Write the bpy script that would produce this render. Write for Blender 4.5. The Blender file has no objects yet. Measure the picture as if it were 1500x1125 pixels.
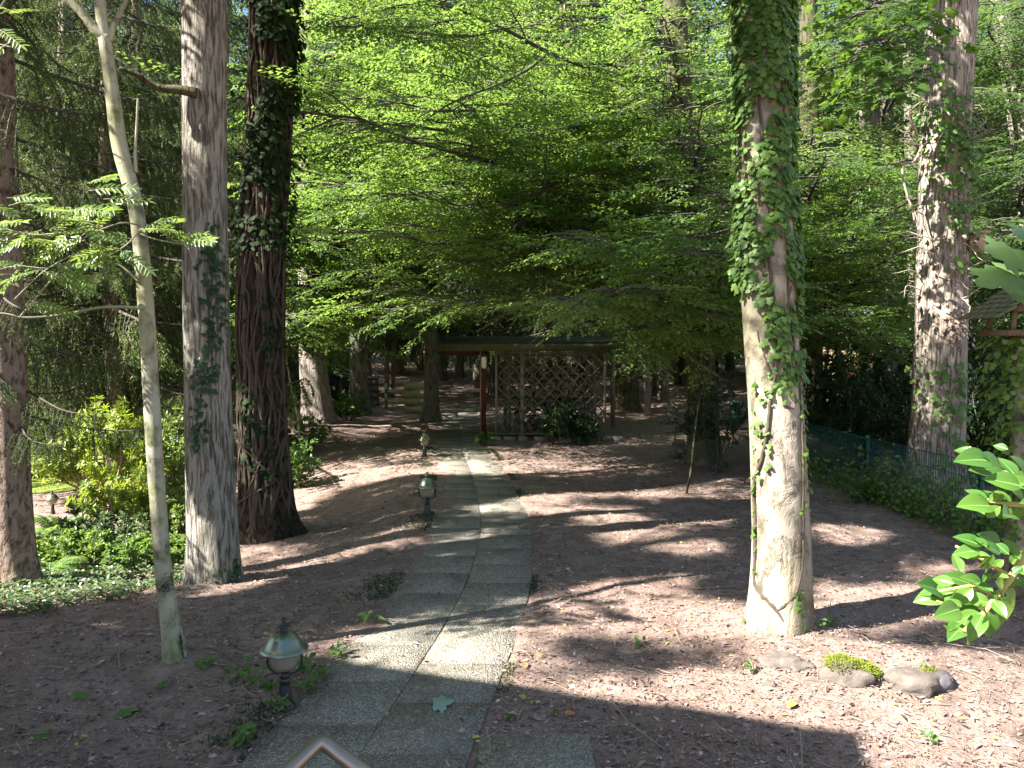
SUN_POWER, SKY, EXPO = 5.0, .057, 2.4
import bpy, math
import numpy as np

rng = np.random.default_rng(11)
C = bpy.context.scene.collection
PI = math.pi
# ------------------------------------------------------------------ camera model (photograph is 1500 x 1125)
F = 1127.0
CZ = 2.25
PITCH = math.radians(3.18)
ca, sa = math.cos(PITCH), math.sin(PITCH)
SUN_AZ = math.radians(25.0)          # shadows run to the right and this much away from the viewer
SUN_EL = math.radians(42.0)
SUN = np.array([-math.cos(SUN_AZ) * math.cos(SUN_EL), -math.sin(SUN_AZ) * math.cos(SUN_EL), math.sin(SUN_EL)])


def W(px, py, d):
    u = (px - 750) / F
    v = -(py - 562.5) / F
    t = d / (ca + v * sa)
    return np.array([u * t, d, CZ + (-sa + v * ca) * t])


def proj(P):
    P = np.atleast_2d(P)
    y, z = P[:, 1], P[:, 2] - CZ
    dep = y * ca - z * sa
    up = y * sa + z * ca
    dd = np.where(np.abs(dep) < 1e-3, 1e-3, dep)
    return 750 + F * P[:, 0] / dd, 562.5 - F * up / dd, dep


def norm(a):
    a = np.asarray(a, float)
    return a / np.maximum(np.linalg.norm(a, axis=-1, keepdims=True), 1e-9)


def sst(a, b, x):
    t = np.clip((np.asarray(x, float) - a) / (b - a), 0, 1)
    return t * t * (3 - 2 * t)


def _h(ix, iy, iz, seed):
    n = (ix * 374761393 + iy * 668265263 + iz * 2147483647 + seed * 1274126177) & 0xFFFFFFFF
    n = ((n ^ (n >> 13)) * 1274126177) & 0xFFFFFFFF
    n = ((n ^ (n >> 16)) * 2246822519) & 0xFFFFFFFF
    return ((n ^ (n >> 15)) & 0xFFFFFF) / float(0xFFFFFF)


def vnoise(P, scale=1.0, seed=0):
    P = np.atleast_2d(np.asarray(P, float)) * scale
    i = np.floor(P).astype(np.int64)
    f = P - i
    f = f * f * (3 - 2 * f)
    r = 0
    for dx in (0, 1):
        wx = f[:, 0] if dx else 1 - f[:, 0]
        for dy in (0, 1):
            wy = f[:, 1] if dy else 1 - f[:, 1]
            for dz in (0, 1):
                wz = f[:, 2] if dz else 1 - f[:, 2]
                r = r + wx * wy * wz * _h(i[:, 0] + dx, i[:, 1] + dy, i[:, 2] + dz, seed)
    return r


# ------------------------------------------------------------------ path and terrain
PY = np.array([-3.0, 2.5, 4.0, 5.1, 5.8, 7.0, 8.5, 9.8, 12.7, 15.8, 19.5, 25.4, 34.0])
PX = np.array([-1.2, -1.0, -.84, -.66, -.55, -.42, -.36, -.40, -.65, -1.04, -1.33, -1.80, -2.6])


def path_x(y):
    return np.interp(y, PY, PX)


def terr(x, y):
    x = np.asarray(x, float)
    y = np.asarray(y, float)
    e = path_x(y) - .95 - x
    z = -.45 * sst(0, 3.6, e) * sst(5.5, 10.5, y) * (1 - sst(13, 18, y)) + .22 * sst(1, 4, e) * sst(16, 20, y)
    # shallow hollow beside the path and a low bank beyond it
    z = z - .10 * np.exp(-((e - 1.2) / .9) ** 2) * sst(6.5, 8.5, y) * (1 - sst(12, 15, y))
    # low mound with the field stones right of the path
    z = z + .10 * np.exp(-(((x - 2.3) / 1.1) ** 2 + ((y - 5.1) / .55) ** 2))
    z = z + .35 * sst(24, 45, y)
    # litter heaped round the feet of the near trunks
    for tx, ty, tr_, th_ in ((2.05, 5.9, .42, .055), (-2.27, 5.2, .20, .04), (-2.82, 7.25, .42, .05), (-3.13, 9.8, .55, .06), (-4.65, 7.2, .42, .05)):
        z = z + th_ * np.exp(-((x - tx) ** 2 + (y - ty) ** 2) / tr_ ** 2)
    off = np.minimum(np.abs(x - path_x(y)) - .62, 3)
    n3 = vnoise(np.stack([x.ravel(), y.ravel(), x.ravel() * 0], 1), 1.7, 8).reshape(x.shape)
    spill = np.where(x < path_x(y), .30 * sst(.42, .85, n3) + .10 * sst(5.5, 7.5, y), .14 * sst(.45, .8, n3))
    off = off + spill * sst(5.2, 6.4, y)
    n = vnoise(np.stack([x.ravel(), y.ravel(), x.ravel() * 0], 1), .9, 3).reshape(x.shape) - .5
    n2 = vnoise(np.stack([x.ravel(), y.ravel(), x.ravel() * 0], 1), 3.1, 4).reshape(x.shape) - .5
    z = z + (n * .09 + n2 * .045) * sst(0, .7, off)
    z = z + .022 * sst(-.03, .05, off) * (1 - sst(.3, .9, off)) - .007 * (1 - sst(-.06, .06, off))
    return z


def tz(x, y):
    return float(terr(np.array([x]), np.array([y]))[0])


def G(px, py):
    """point of the terrain seen at a pixel"""
    d = 3.0
    for _ in range(400):
        p = W(px, py, d)
        if p[2] <= tz(p[0], p[1]):
            break
        d *= 1.01
    return np.array([p[0], p[1], tz(p[0], p[1])])


# ------------------------------------------------------------------ mesh building
class MB:
    def __init__(s):
        s.V, s.Q, s.T, s.qv, s.tv, s.n = [], [], [], [], [], 0

    def add(s, V, Q=None, T=None, var=None):
        V = np.asarray(V, float).reshape(-1, 3)
        if Q is not None and len(Q):
            Q = np.asarray(Q, np.int64).reshape(-1, 4)
            s.Q.append(Q + s.n)
            s.qv.append(np.broadcast_to(np.asarray(var if var is not None else .5, float), (len(Q),)))
        if T is not None and len(T):
            T = np.asarray(T, np.int64).reshape(-1, 3)
            s.T.append(T + s.n)
            s.tv.append(np.broadcast_to(np.asarray(var if var is not None else .5, float), (len(T),)))
        s.V.append(V)
        s.n += len(V)
        return s

    def mesh(s, name, off=(0, 0, 0), smooth=False):
        V = np.concatenate(s.V) - np.asarray(off, float)
        T = np.concatenate(s.T) if s.T else np.zeros((0, 3), np.int64)
        Q = np.concatenate(s.Q) if s.Q else np.zeros((0, 4), np.int64)
        me = bpy.data.meshes.new(name)
        me.vertices.add(len(V))
        me.vertices.foreach_set('co', V.astype(np.float32).ravel())
        nl = T.size + Q.size
        me.loops.add(nl)
        me.loops.foreach_set('vertex_index', np.concatenate([T.ravel(), Q.ravel()]).astype(np.int32))
        me.polygons.add(len(T) + len(Q))
        st = np.concatenate([np.arange(len(T)) * 3, T.size + np.arange(len(Q)) * 4])
        me.polygons.foreach_set('loop_start', st.astype(np.int32))
        if smooth:
            me.polygons.foreach_set('use_smooth', np.ones(len(T) + len(Q), bool))
        at = me.attributes.new('var', 'FLOAT', 'FACE')
        at.data.foreach_set('value', np.concatenate((s.tv or [np.zeros(0)]) + (s.qv or [np.zeros(0)])).astype(np.float32))
        me.update(calc_edges=True)
        me.validate()
        return me


def tube(P, R, n=8, cap=True, fr=None):
    """tube along P; fr(ang, k) multiplies the radius"""
    P = np.asarray(P, float)
    K = len(P)
    R = np.broadcast_to(np.asarray(R, float), (K,))
    t = norm(np.gradient(P, axis=0))
    m = norm(P[-1] - P[0])
    ref = np.array([1., 0, 0]) if abs(m[2]) > .75 else np.array([0, 0, 1.])
    b = norm(np.cross(t, ref))
    a = norm(np.cross(b, t))
    ang = np.arange(n) * 2 * PI / n
    rr = R[:, None] * np.ones((1, n))
    if fr is not None:
        rr = rr * fr(ang[None, :] * np.ones((K, 1)), P[:, None, :] * np.ones((1, n, 1)))
    V = P[:, None, :] + rr[..., None] * (np.cos(ang)[None, :, None] * a[:, None, :] + np.sin(ang)[None, :, None] * b[:, None, :])
    k, j = np.meshgrid(np.arange(K - 1), np.arange(n), indexing='ij')
    j2 = (j + 1) % n
    Q = np.stack([k * n + j, k * n + j2, (k + 1) * n + j2, (k + 1) * n + j], -1).reshape(-1, 4)
    V = V.reshape(-1, 3)
    T = []
    if cap:
        V = np.concatenate([V, P[:1], P[-1:]])
        for q in range(n):
            T.append((K * n, (q + 1) % n, q))
            T.append((K * n + 1, (K - 1) * n + q, (K - 1) * n + (q + 1) % n))
    return V, Q, np.array(T, np.int64).reshape(-1, 3)


def lathe(prof, n=24, at=(0, 0, 0)):
    prof = np.asarray(prof, float)
    K = len(prof)
    ang = np.arange(n) * 2 * PI / n
    V = np.stack([prof[:, 0][:, None] * np.cos(ang), prof[:, 0][:, None] * np.sin(ang), prof[:, 1][:, None] * np.ones(n)], -1)
    k, j = np.meshgrid(np.arange(K - 1), np.arange(n), indexing='ij')
    j2 = (j + 1) % n
    Q = np.stack([k * n + j, k * n + j2, (k + 1) * n + j2, (k + 1) * n + j], -1).reshape(-1, 4)
    return V.reshape(-1, 3) + np.asarray(at, float), Q


BQ = np.array([(0, 3, 2, 1), (4, 5, 6, 7), (0, 1, 5, 4), (1, 2, 6, 5), (2, 3, 7, 6), (3, 0, 4, 7)])


def box(c, s, rz=0.0, M=None):
    """box centre c, full size s"""
    x, y, z = np.asarray(s, float) / 2
    V = np.array([(-x, -y, -z), (x, -y, -z), (x, y, -z), (-x, y, -z), (-x, -y, z), (x, -y, z), (x, y, z), (-x, y, z)])
    if M is not None:
        V = V @ np.asarray(M).T
    if rz:
        c_, s_ = math.cos(rz), math.sin(rz)
        V = V @ np.array([(c_, s_, 0), (-s_, c_, 0), (0, 0, 1)])
    return V + np.asarray(c, float), BQ


def bar(a, b, w, h=None, up=(0, 0, 1)):
    """rectangular bar between two points"""
    a, b = np.asarray(a, float), np.asarray(b, float)
    h = h or w
    t = norm(b - a)
    up = np.asarray(up, float)
    if abs(t @ up) > .98:
        up = np.array([0, 1., 0])
    s = norm(np.cross(t, up))
    u = np.cross(s, t)
    V = [p + s * i * w / 2 + u * j * h / 2 for p in (a, b) for i, j in ((-1, -1), (1, -1), (1, 1), (-1, 1))]
    return np.array(V), BQ


def add_bev(o, w=.004, seg=2):
    m = o.modifiers.new('bevel', 'BEVEL')
    m.width = w
    m.segments = seg
    m.limit_method = 'ANGLE'
    return o


# ------------------------------------------------------------------ objects
def link(name, me, mat=None, parent=None, loc=None):
    o = bpy.data.objects.new(name, me)
    C.objects.link(o)
    if mat is not None and me is not None:
        me.materials.append(mat)
    if parent is not None:
        o.parent = parent
    if loc is not None:
        o.location = loc
    return o


def tag(o, label, cat, group=None):
    o['label'] = label
    o['category'] = cat
    if group:
        o['group'] = group
    return o


def thing(name, label, cat, loc=(0, 0, 0), group=None):
    o = link(name, None, loc=tuple(float(v) for v in loc))
    return tag(o, label, cat, group)


def part(name, mb, mat, parent, smooth=False, root=None):
    off = np.array(root.location if root else parent.location)
    return link(name, mb.mesh(name, off, smooth), mat, parent)


def dup(root, loc=None, rz=None, label=None, group=None, scale=None):
    r = root.copy()
    C.objects.link(r)
    if loc is not None:
        r.location = tuple(float(v) for v in loc)
    if rz is not None:
        r.rotation_euler = (0, 0, rz)
    if scale is not None:
        r.scale = scale if hasattr(scale, '__len__') else (scale,) * 3
    if label:
        r['label'] = label
    if group:
        r['group'] = group
    for ch in list(root.children):
        c = ch.copy()
        C.objects.link(c)
        c.parent = r
        for g in list(ch.children):
            d = g.copy()
            C.objects.link(d)
            d.parent = c
    return r


# ------------------------------------------------------------------ materials
class NT:
    def __init__(s, name):
        s.m = bpy.data.materials.new(name)
        s.m.use_nodes = True
        s.t = s.m.node_tree
        s.t.nodes.clear()
        s.out = s.t.nodes.new('ShaderNodeOutputMaterial')

    def n(s, typ, **kw):
        nd = s.t.nodes.new(typ)
        for k, v in kw.items():
            if k.startswith('_'):
                setattr(nd, k[1:], v)
            else:
                key = k.replace('__', ' ')
                s.put(nd.inputs[key], v)
        return nd

    def put(s, sock, v):
        if isinstance(v, bpy.types.NodeSocket):
            s.t.links.new(v, sock)
        elif isinstance(v, (tuple, list)) and len(v) == 3 and sock.type == 'RGBA':
            sock.default_value = (*v, 1)
        else:
            sock.default_value = v

    def coord(s, scale=(1, 1, 1)):
        tc = s.n('ShaderNodeTexCoord')
        mp = s.n('ShaderNodeMapping')
        s.t.links.new(tc.outputs['Object'], mp.inputs['Vector'])
        mp.inputs['Scale'].default_value = scale
        return mp.outputs[0]

    def noise(s, vec, scale=5, detail=4, rough=.6):
        return s.n('ShaderNodeTexNoise', Vector=vec, Scale=scale, Detail=detail, Roughness=rough).outputs['Fac']

    def ramp(s, fac, stops):
        r = s.n('ShaderNodeValToRGB', Fac=fac)
        el = r.color_ramp.elements
        while len(el) < len(stops):
            el.new(.5)
        for e, (p, c) in zip(el, stops):
            e.position = p
            e.color = (*c, 1) if hasattr(c, '__len__') else (c, c, c, 1)
        return r.outputs[0]

    def mix(s, f, a, b):
        m = s.n('ShaderNodeMix', _data_type='RGBA')
        s.put(m.inputs[0], f)
        s.put(m.inputs[6], a)
        s.put(m.inputs[7], b)
        return m.outputs[2]

    def math(s, op, a, b=0.0):
        m = s.n('ShaderNodeMath', _operation=op)
        s.put(m.inputs[0], a)
        s.put(m.inputs[1], b)
        return m.outputs[0]

    def var(s):
        return s.n('ShaderNodeAttribute', _attribute_name='var').outputs['Fac']

    def finish(s, color, rough=.8, spec=.3, metal=0.0, height=None, bump=.5, dist=.02, **kw):
        p = s.n('ShaderNodeBsdfPrincipled')
        s.put(p.inputs['Base Color'], color)
        s.put(p.inputs['Roughness'], rough)
        s.put(p.inputs['Specular IOR Level'], spec)
        s.put(p.inputs['Metallic'], metal)
        for k, v in kw.items():
            s.put(p.inputs[k.replace('__', ' ')], v)
        if height is not None:
            b = s.n('ShaderNodeBump', Height=height, Strength=bump, Distance=dist)
            s.t.links.new(b.outputs[0], p.inputs['Normal'])
        s.t.links.new(p.outputs[0], s.out.inputs[0])
        s.p = p
        return s.m


def leaf_mat(name, dark, light, trans, amount=.42, rough=.42, spec=.35):
    t = NT(name)
    v = t.var()
    col = t.mix(v, dark, light)
    tcol = t.mix(v, tuple(c * .75 for c in trans), trans)
    t.finish(col, rough, spec)
    tr = t.n('ShaderNodeBsdfTranslucent', Color=tcol)
    ms = t.n('ShaderNodeMixShader')
    ms.inputs[0].default_value = amount
    t.t.links.new(t.p.outputs[0], ms.inputs[1])
    t.t.links.new(tr.outputs[0], ms.inputs[2])
    t.t.links.new(ms.outputs[0], t.out.inputs[0])
    return t.m


def bark_mat(name, lo, hi, alg=(.10, .11, .05), alg_amt=.5, sx=26, sz=4.5, bump=.9, dist=.03, patch=None):
    t = NT(name)
    v = t.coord((sx, sx, sz))
    warp = t.noise(t.coord((3, 3, 1.2)), 1, 3)
    va = t.n('ShaderNodeVectorMath', _operation='ADD')
    t.put(va.inputs[0], v)
    wv = t.n('ShaderNodeCombineXYZ', X=t.math('MULTIPLY', warp, 5.0), Y=t.math('MULTIPLY', warp, 3.0), Z=0.0)
    t.put(va.inputs[1], wv.outputs[0])
    a = t.noise(va.outputs[0], 1, 5, .65)
    fine = t.noise(t.coord((120, 120, 40)), 1, 3, .7)
    h = t.math('ADD', t.ramp(a, [(.34, .0), (.5, .75), (.7, 1.0)]), t.math('MULTIPLY', fine, .25))
    col = t.ramp(h, [(.1, tuple(c * .35 for c in lo)), (.45, lo), (.95, hi)])
    big = t.ramp(t.noise(t.coord((2.2, 2.2, .9)), 1, 4), [(.42, 0.), (.68, 1.)])
    col = t.mix(t.math('MULTIPLY', big, alg_amt), col, alg)
    if patch:
        pz = t.ramp(t.noise(t.coord((7, 7, 5)), 1, 3), [(.56, 0.), (.64, 1.)])
        col = t.mix(t.math('MULTIPLY', pz, .6), col, patch)
    return t.finish(col, .9, .15, height=h, bump=bump, dist=dist)


def plain_mat(name, col, rough=.6, metal=0., spec=.4, var=.25, scale=9, bump=0., stretch=(1, 1, 1)):
    t = NT(name)
    n = t.noise(t.coord(stretch), scale, 5, .65)
    c = t.mix(n, tuple(v * (1 - var) for v in col), tuple(min(1, v * (1 + var)) for v in col))
    if bump:
        return t.finish(c, rough, spec, metal, height=n, bump=bump, dist=.01)
    return t.finish(c, rough, spec, metal)


def wood_mat(name, col, moss=None, moss_amt=.5):
    t = NT(name)
    n = t.noise(t.coord((14, 14, 3)), 2.2, 5, .7)
    c = t.ramp(n, [(.3, tuple(v * .55 for v in col)), (.55, col), (.8, tuple(v * 1.35 for v in col))])
    if moss:
        m = t.ramp(t.noise(t.coord((2, 2, 2)), 1.6, 5, .7), [(.4, 0.), (.62, 1.)])
        c = t.mix(t.math('MULTIPLY', m, moss_amt), c, moss)
    return t.finish(c, .85, .15, height=n, bump=.35, dist=.01)


# ------------------------------------------------------------------ leaves
SH6 = (np.array([(0, 0, 0), (.3, .43, .06), (.7, .36, .02), (1, 0, -.10), (.7, -.36, .02), (.3, -.43, .06)]), np.array([(0, 1, 2, 3), (0, 3, 4, 5)]), None)
SH4 = (np.array([(0, 0, 0), (.45, .5, .05), (1, 0, -.08), (.45, -.5, .05)]), np.array([(0, 1, 2, 3)]), None)
NEE = (np.array([(0, -.5, 0), (0, .5, 0), (1, 0, 0)]), None, np.array([(0, 1, 2)]))
_iv = [(0, .0), (-.12, .30), (.10, .52), (.34, .34), (.62, .40), (1.0, 0), (.62, -.40), (.34, -.34), (.10, -.52), (-.12, -.30)]
IVY = (np.array([(.28, 0, .06)] + [(x, y, 0 if abs(y) < .2 else -.05) for x, y in _iv]), None,
       np.array([(0, 1 + k, 1 + (k + 1) % 10) for k in range(10)]))
_mp = [(0, 0), (-.05, .30), (.02, .55), (.22, .42), (.38, .72), (.50, .50), (.62, .52), (.58, .26), (.80, .22), (1.0, 0)]
_mp = _mp + [(x, -y) for x, y in _mp[-2:0:-1]]
MAP = (np.array([(.30, 0, .05)] + [(x, y, -.16 * abs(y)) for x, y in _mp]), None,
       np.array([(0, 1 + k, 1 + (k + 1) % len(_mp)) for k in range(len(_mp))]))
_tt = np.linspace(0, 1, 9)
_hw = .5 * np.sin(PI * _tt ** .82) ** .85
_hw[0] = _hw[-1] = 0.004
_dz = -.20 * _tt ** 2
DET = (np.concatenate([np.stack([_tt, -_hw, _dz + .22 * _hw], 1), np.stack([_tt, -_hw * .5, _dz + .16 * _hw], 1), np.stack([_tt, _hw * 0, _dz], 1),
                       np.stack([_tt, _hw * .5, _dz + .16 * _hw], 1), np.stack([_tt, _hw, _dz + .22 * _hw], 1)]),
       np.array([(r * 9 + k, (r + 1) * 9 + k, (r + 1) * 9 + k + 1, r * 9 + k + 1) for r in range(4) for k in range(8)]), None)


def leaves(mb, P, D, N, L, Wd, shape=SH6, var=None, r=None):
    r = r or rng
    P = np.asarray(P, float)
    n = len(P)
    if n == 0:
        return
    D = norm(D)
    S = norm(np.cross(N, D))
    N = np.cross(D, S)
    L = np.broadcast_to(np.asarray(L, float), (n,))
    Wd = np.broadcast_to(np.asarray(Wd, float), (n,))
    sv, sq, stt = shape
    V = (P[:, None, :] + D[:, None, :] * (sv[None, :, 0, None] * L[:, None, None]) + S[:, None, :] * (sv[None, :, 1, None] * Wd[:, None, None])
         + N[:, None, :] * (sv[None, :, 2, None] * L[:, None, None]))
    k = len(sv)
    base = np.arange(n)[:, None, None] * k
    if var is None:
        var = r.random(n)
    if sq is not None:
        mb.add(V, Q=(sq[None] + base).reshape(-1, 4), var=np.repeat(var, len(sq)))
    else:
        mb.add(V, T=(stt[None] + base).reshape(-1, 3), var=np.repeat(var, len(stt)))


def rdir(n, r=None):
    r = r or rng
    return norm(r.normal(size=(n, 3)))


def make_spray(seed, L=.60, nside=8, leafL=.068, droop=.14, gap=.042):
    r = np.random.default_rng(seed)
    P, D, N, S = [], [], [], []

    def mid(x):
        return np.array([x, .03 * math.sin(x * 7 + seed), -droop * (x / L) ** 2 * L])
    for i in range(nside + 1):
        t = .10 + .9 * i / nside
        b = mid(t * L)
        side = 1 if i % 2 else -1
        a = side * r.uniform(.65, 1.05) if i < nside else 0
        tl = L * .42 * (1 - .55 * t) * r.uniform(.75, 1.2)
        td = np.array([math.cos(a), math.sin(a), -.12 + r.normal() * .10])
        nl = max(2, int(tl / gap))
        for k in range(nl + 1):
            q = b + td * tl * (k + .5) / (nl + .5)
            s2 = 1 if k % 2 else -1
            la = a + (s2 * r.uniform(.5, .95) if k < nl else 0)
            P.append(q)
            D.append((math.cos(la), math.sin(la), -.15 + r.normal() * .22))
            N.append((r.normal() * .28, r.normal() * .28, 1))
            S.append(leafL * r.uniform(.65, 1.2))
    return np.array(P), norm(np.array(D)), norm(np.array(N)), np.array(S)


SPRAYS = [make_spray(s) for s in range(6)]


def put_sprays(mb, O, X, U, sc, protos=SPRAYS, shape=SH6, wr=.64, r=None, tint=None):
    r = r or rng
    O, X, U = np.asarray(O, float), norm(X), np.asarray(U, float)
    sc = np.broadcast_to(np.asarray(sc, float), (len(O),))
    Y = norm(np.cross(U, X))
    Z = np.cross(X, Y)
    pick = r.integers(0, len(protos), len(O))
    base = r.random(len(O)) if tint is None else tint
    for k, (P, D, N, S) in enumerate(protos):
        m = np.where(pick == k)[0]
        if not len(m):
            continue
        R = np.stack([X[m], Y[m], Z[m]], 1)
        PP = O[m][:, None, :] + sc[m][:, None, None] * np.einsum('lk,nkj->nlj', P, R)
        DD = np.einsum('lk,nkj->nlj', D, R)
        NN = np.einsum('lk,nkj->nlj', N, R)
        SS = sc[m][:, None] * S[None]
        vv = np.clip(.55 * base[m][:, None] + .45 * r.random(SS.shape), 0, 1)
        SS = SS * r.uniform(.85, 1.15, SS.shape)
        leaves(mb, PP.reshape(-1, 3), DD.reshape(-1, 3), NN.reshape(-1, 3), SS.ravel(), SS.ravel() * wr, shape, vv.ravel(), r)


def limb_poly(A, B, arch=.08, jit=.04, K=10, r=None):
    r = r or rng
    A, B = np.asarray(A, float), np.asarray(B, float)
    L = np.linalg.norm(B - A)
    t = np.linspace(0, 1, K)[:, None]
    M = (A + B) / 2 + np.array([0, 0, 2 * arch * L]) + r.normal(size=3) * jit * L
    P = (1 - t) ** 2 * A + 2 * t * (1 - t) * M + t ** 2 * B
    P[1:-1] += r.normal(size=(K - 2, 3)) * .012 * L
    return P


def rotz(v, a):
    c, s = np.cos(a), np.sin(a)
    return np.stack([v[..., 0] * c - v[..., 1] * s, v[..., 0] * s + v[..., 1] * c, v[..., 2]], -1)


def leafy_limb(wood, fol, A, B, r0=.05, t0=.3, arch=.08, step=.26, sub=.30, sps=.24, scale=1., protos=SPRAYS, shape=SH6, wr=.64, r=None, twig=True, keep=None):
    """one limb from A to B with side branches carrying flat leafy sprays"""
    r = r or rng
    P = limb_poly(A, B, arch, r=r)
    L = np.linalg.norm(B - A)
    if wood is not None:
        V, Q, T = tube(P, np.linspace(r0, .008, len(P)), 6, False)
        wood.add(V, Q)
    O, X, U = [], [], []
    nsub = max(3, int(L * (1 - t0) / step))
    for i in range(nsub):
        t = t0 + (1 - t0) * (i + r.random() * .6) / nsub
        k = min(t * (len(P) - 1), len(P) - 1.001)
        i0 = int(k)
        q = P[i0] + (P[i0 + 1] - P[i0]) * (k - i0)
        tg = norm(P[i0 + 1] - P[i0])
        a = (1 if i % 2 else -1) * r.uniform(.5, 1.15)
        d = rotz(tg, a)
        d = norm(d * np.array([1, 1, .5]) + np.array([0, 0, r.normal() * .16 - .03]))
        ls = np.clip(sub * L * (1.15 - t) * r.uniform(.6, 1.3) + .15, .25, 2.0)
        E = q + d * ls + np.array([0, 0, -.10 * ls])
        if wood is not None and twig:
            SP = np.array([q, (q + E) / 2 + np.array([0, 0, .05 * ls]), E])
            V, Q, T = tube(SP, np.array([.011, .007, .003]) * min(1.6, .7 + L / 6), 4, False)
            wood.add(V, Q)
        ns = max(1, int(ls / sps))
        for j in range(ns + 1):
            f = (j + .5) / (ns + .5) if ns else 1
            pp = q + (E - q) * f
            aa = (1 if j % 2 else -1) * r.uniform(.35, .9) if j < ns else 0
            dd = rotz(d, aa)
            O.append(pp)
            X.append(dd + np.array([0, 0, -.10 + r.normal() * .10]))
            U.append((r.normal() * .22, r.normal() * .22, 1))
    O, X, U = np.array(O), np.array(X), np.array(U)
    if keep is not None:
        m = keep(O)
        O, X, U = O[m], X[m], U[m]
    if len(O):
        put_sprays(fol, O, X, U, scale * r.uniform(.7, 1.15, len(O)), protos, shape, wr, r)
    return P


def inpoly(px, py, poly):
    px, py = np.asarray(px, float), np.asarray(py, float)
    c = np.zeros(px.shape, bool)
    n = len(poly)
    for i in range(n):
        x1, y1 = poly[i]
        x2, y2 = poly[(i + 1) % n]
        if y1 == y2:
            continue
        c ^= ((y1 > py) != (y2 > py)) & (px < (x2 - x1) * (py - y1) / (y2 - y1) + x1)
    return c
# ================================================================== MATERIALS
M = {}
# ground: brown red mulch, paler chips, dark humus
t = NT('mulch_ground')
v = t.coord()
big = t.ramp(t.noise(v, .55, 5, .6), [(.35, 0.), (.68, 1.)])
mid_ = t.noise(v, 5, 6, .7)
fin = t.noise(v, 55, 4, .75)
chip = t.n('ShaderNodeTexVoronoi', Vector=t.coord((1, 1, 1)), Scale=75.0, Randomness=1.0)
c1 = t.mix(big, (.31, .211, .176), (.43, .325, .284))
c2 = t.mix(t.ramp(mid_, [(.35, 0.), (.7, 1.)]), tuple(v_ * .62 for v_ in (.31, .219, .175)), c1)
c3 = t.mix(t.ramp(chip.outputs['Distance'], [(.0, .75), (.42, 0.)]), c2, t.mix(t.ramp(fin, [(.4, 0.), (.65, 1.)]), (.15, .105, .085), (.52, .43, .385)))
mossg = t.ramp(t.noise(v, 1.3, 5, .7), [(.60, 0.), (.72, 1.)])
c4 = t.mix(t.math('MULTIPLY', mossg, .30), c3, (.10, .11, .05))
hh = t.math('ADD', t.math('MULTIPLY', mid_, .8), t.math('MULTIPLY', fin, .5))
M['ground'] = t.finish(c4, .95, .1, height=hh, bump=1.0, dist=.035)

t = NT('aggregate_slab')
v = t.coord()
vo = t.n('ShaderNodeTexVoronoi', Vector=v, Scale=85.0)
st = t.ramp(vo.outputs['Color'], [(.2, (.22, .20, .16)), (.55, (.40, .365, .30)), (.9, (.58, .53, .445))])
big = t.ramp(t.noise(v, 1.1, 5, .65), [(.38, 0.), (.66, 1.)])
cc = t.mix(t.math('MULTIPLY', big, .40), st, (.20, .185, .14))
edge = t.ramp(vo.outputs['Distance'], [(.3, 0.), (.62, 1.)])
cc = t.mix(t.math('MULTIPLY', edge, .7), cc, (.125, .115, .092))
sl = t.var()
cc = t.mix(t.math('MULTIPLY', sl, .22), cc, (.18, .168, .138))
dirt = t.ramp(t.noise(v, 2.6, 6, .72), [(.50, 0.), (.66, 1.)])
cc = t.mix(t.math('MULTIPLY', dirt, .55), cc, (.12, .095, .07))
M['slab'] = t.finish(cc, .88, .2, height=t.math('SUBTRACT', 1.0, vo.outputs['Distance']), bump=.7, dist=.012)

M['lawn'] = plain_mat('lawn_green', (.16, .22, .035), .9, var=.4, scale=3)
M['grass'] = leaf_mat('grass_blade', (.12, .16, .02), (.24, .28, .05), (.35, .40, .06), .35)
M['beech'] = leaf_mat('beech_leaf', (.040, .096, .026), (.100, .166, .046), (.30, .455, .078), .49, .38, .5)
M['beech_far'] = leaf_mat('forest_leaf', (.026, .062, .023), (.074, .118, .042), (.19, .31, .068), .43, .4, .45)
M['dark_leaf'] = leaf_mat('dark_leaf', (.020, .048, .016), (.045, .085, .026), (.08, .15, .025), .25, .35, .45)
M['spruce'] = leaf_mat('spruce_needle', (.034, .064, .022), (.10, .145, .042), (.11, .17, .035), .22, .6, .25)
M['spruce_tip'] = leaf_mat('spruce_hanging_needle', (.050, .085, .026), (.16, .20, .065), (.16, .22, .05), .25, .6, .25)
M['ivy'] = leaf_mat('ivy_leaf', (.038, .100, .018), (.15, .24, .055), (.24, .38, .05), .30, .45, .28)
M['ivy_dark'] = leaf_mat('shaded_ivy_leaf', (.010, .026, .008), (.028, .048, .014), (.04, .07, .012), .15, .65, .12)  # ivy green darkened and dulled in place of shade on the trunk
M['rowan'] = leaf_mat('rowan_leaf', (.075, .15, .045), (.17, .25, .065), (.34, .48, .07), .42, .38, .45)
M['bright'] = leaf_mat('bright_leaf', (.045, .135, .026), (.12, .24, .042), (.25, .43, .05), .42, .34, .45)
M['maple'] = leaf_mat('maple_leaf', (.085, .165, .05), (.14, .23, .075), (.24, .38, .07), .38, .38, .4)
M['maple_green'] = leaf_mat('green_maple_leaf', (.030, .075, .016), (.06, .12, .022), (.16, .27, .03), .5)
M['rhodo'] = leaf_mat('rhododendron_leaf', (.075, .135, .02), (.24, .30, .04), (.42, .52, .05), .40, .36, .4)
M['fern'] = leaf_mat('fern_frond', (.075, .15, .04), (.18, .29, .08), (.32, .48, .08), .42)
M['weed'] = leaf_mat('seedling_leaf', (.06, .14, .04), (.14, .25, .06), (.30, .46, .08), .40)
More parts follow.
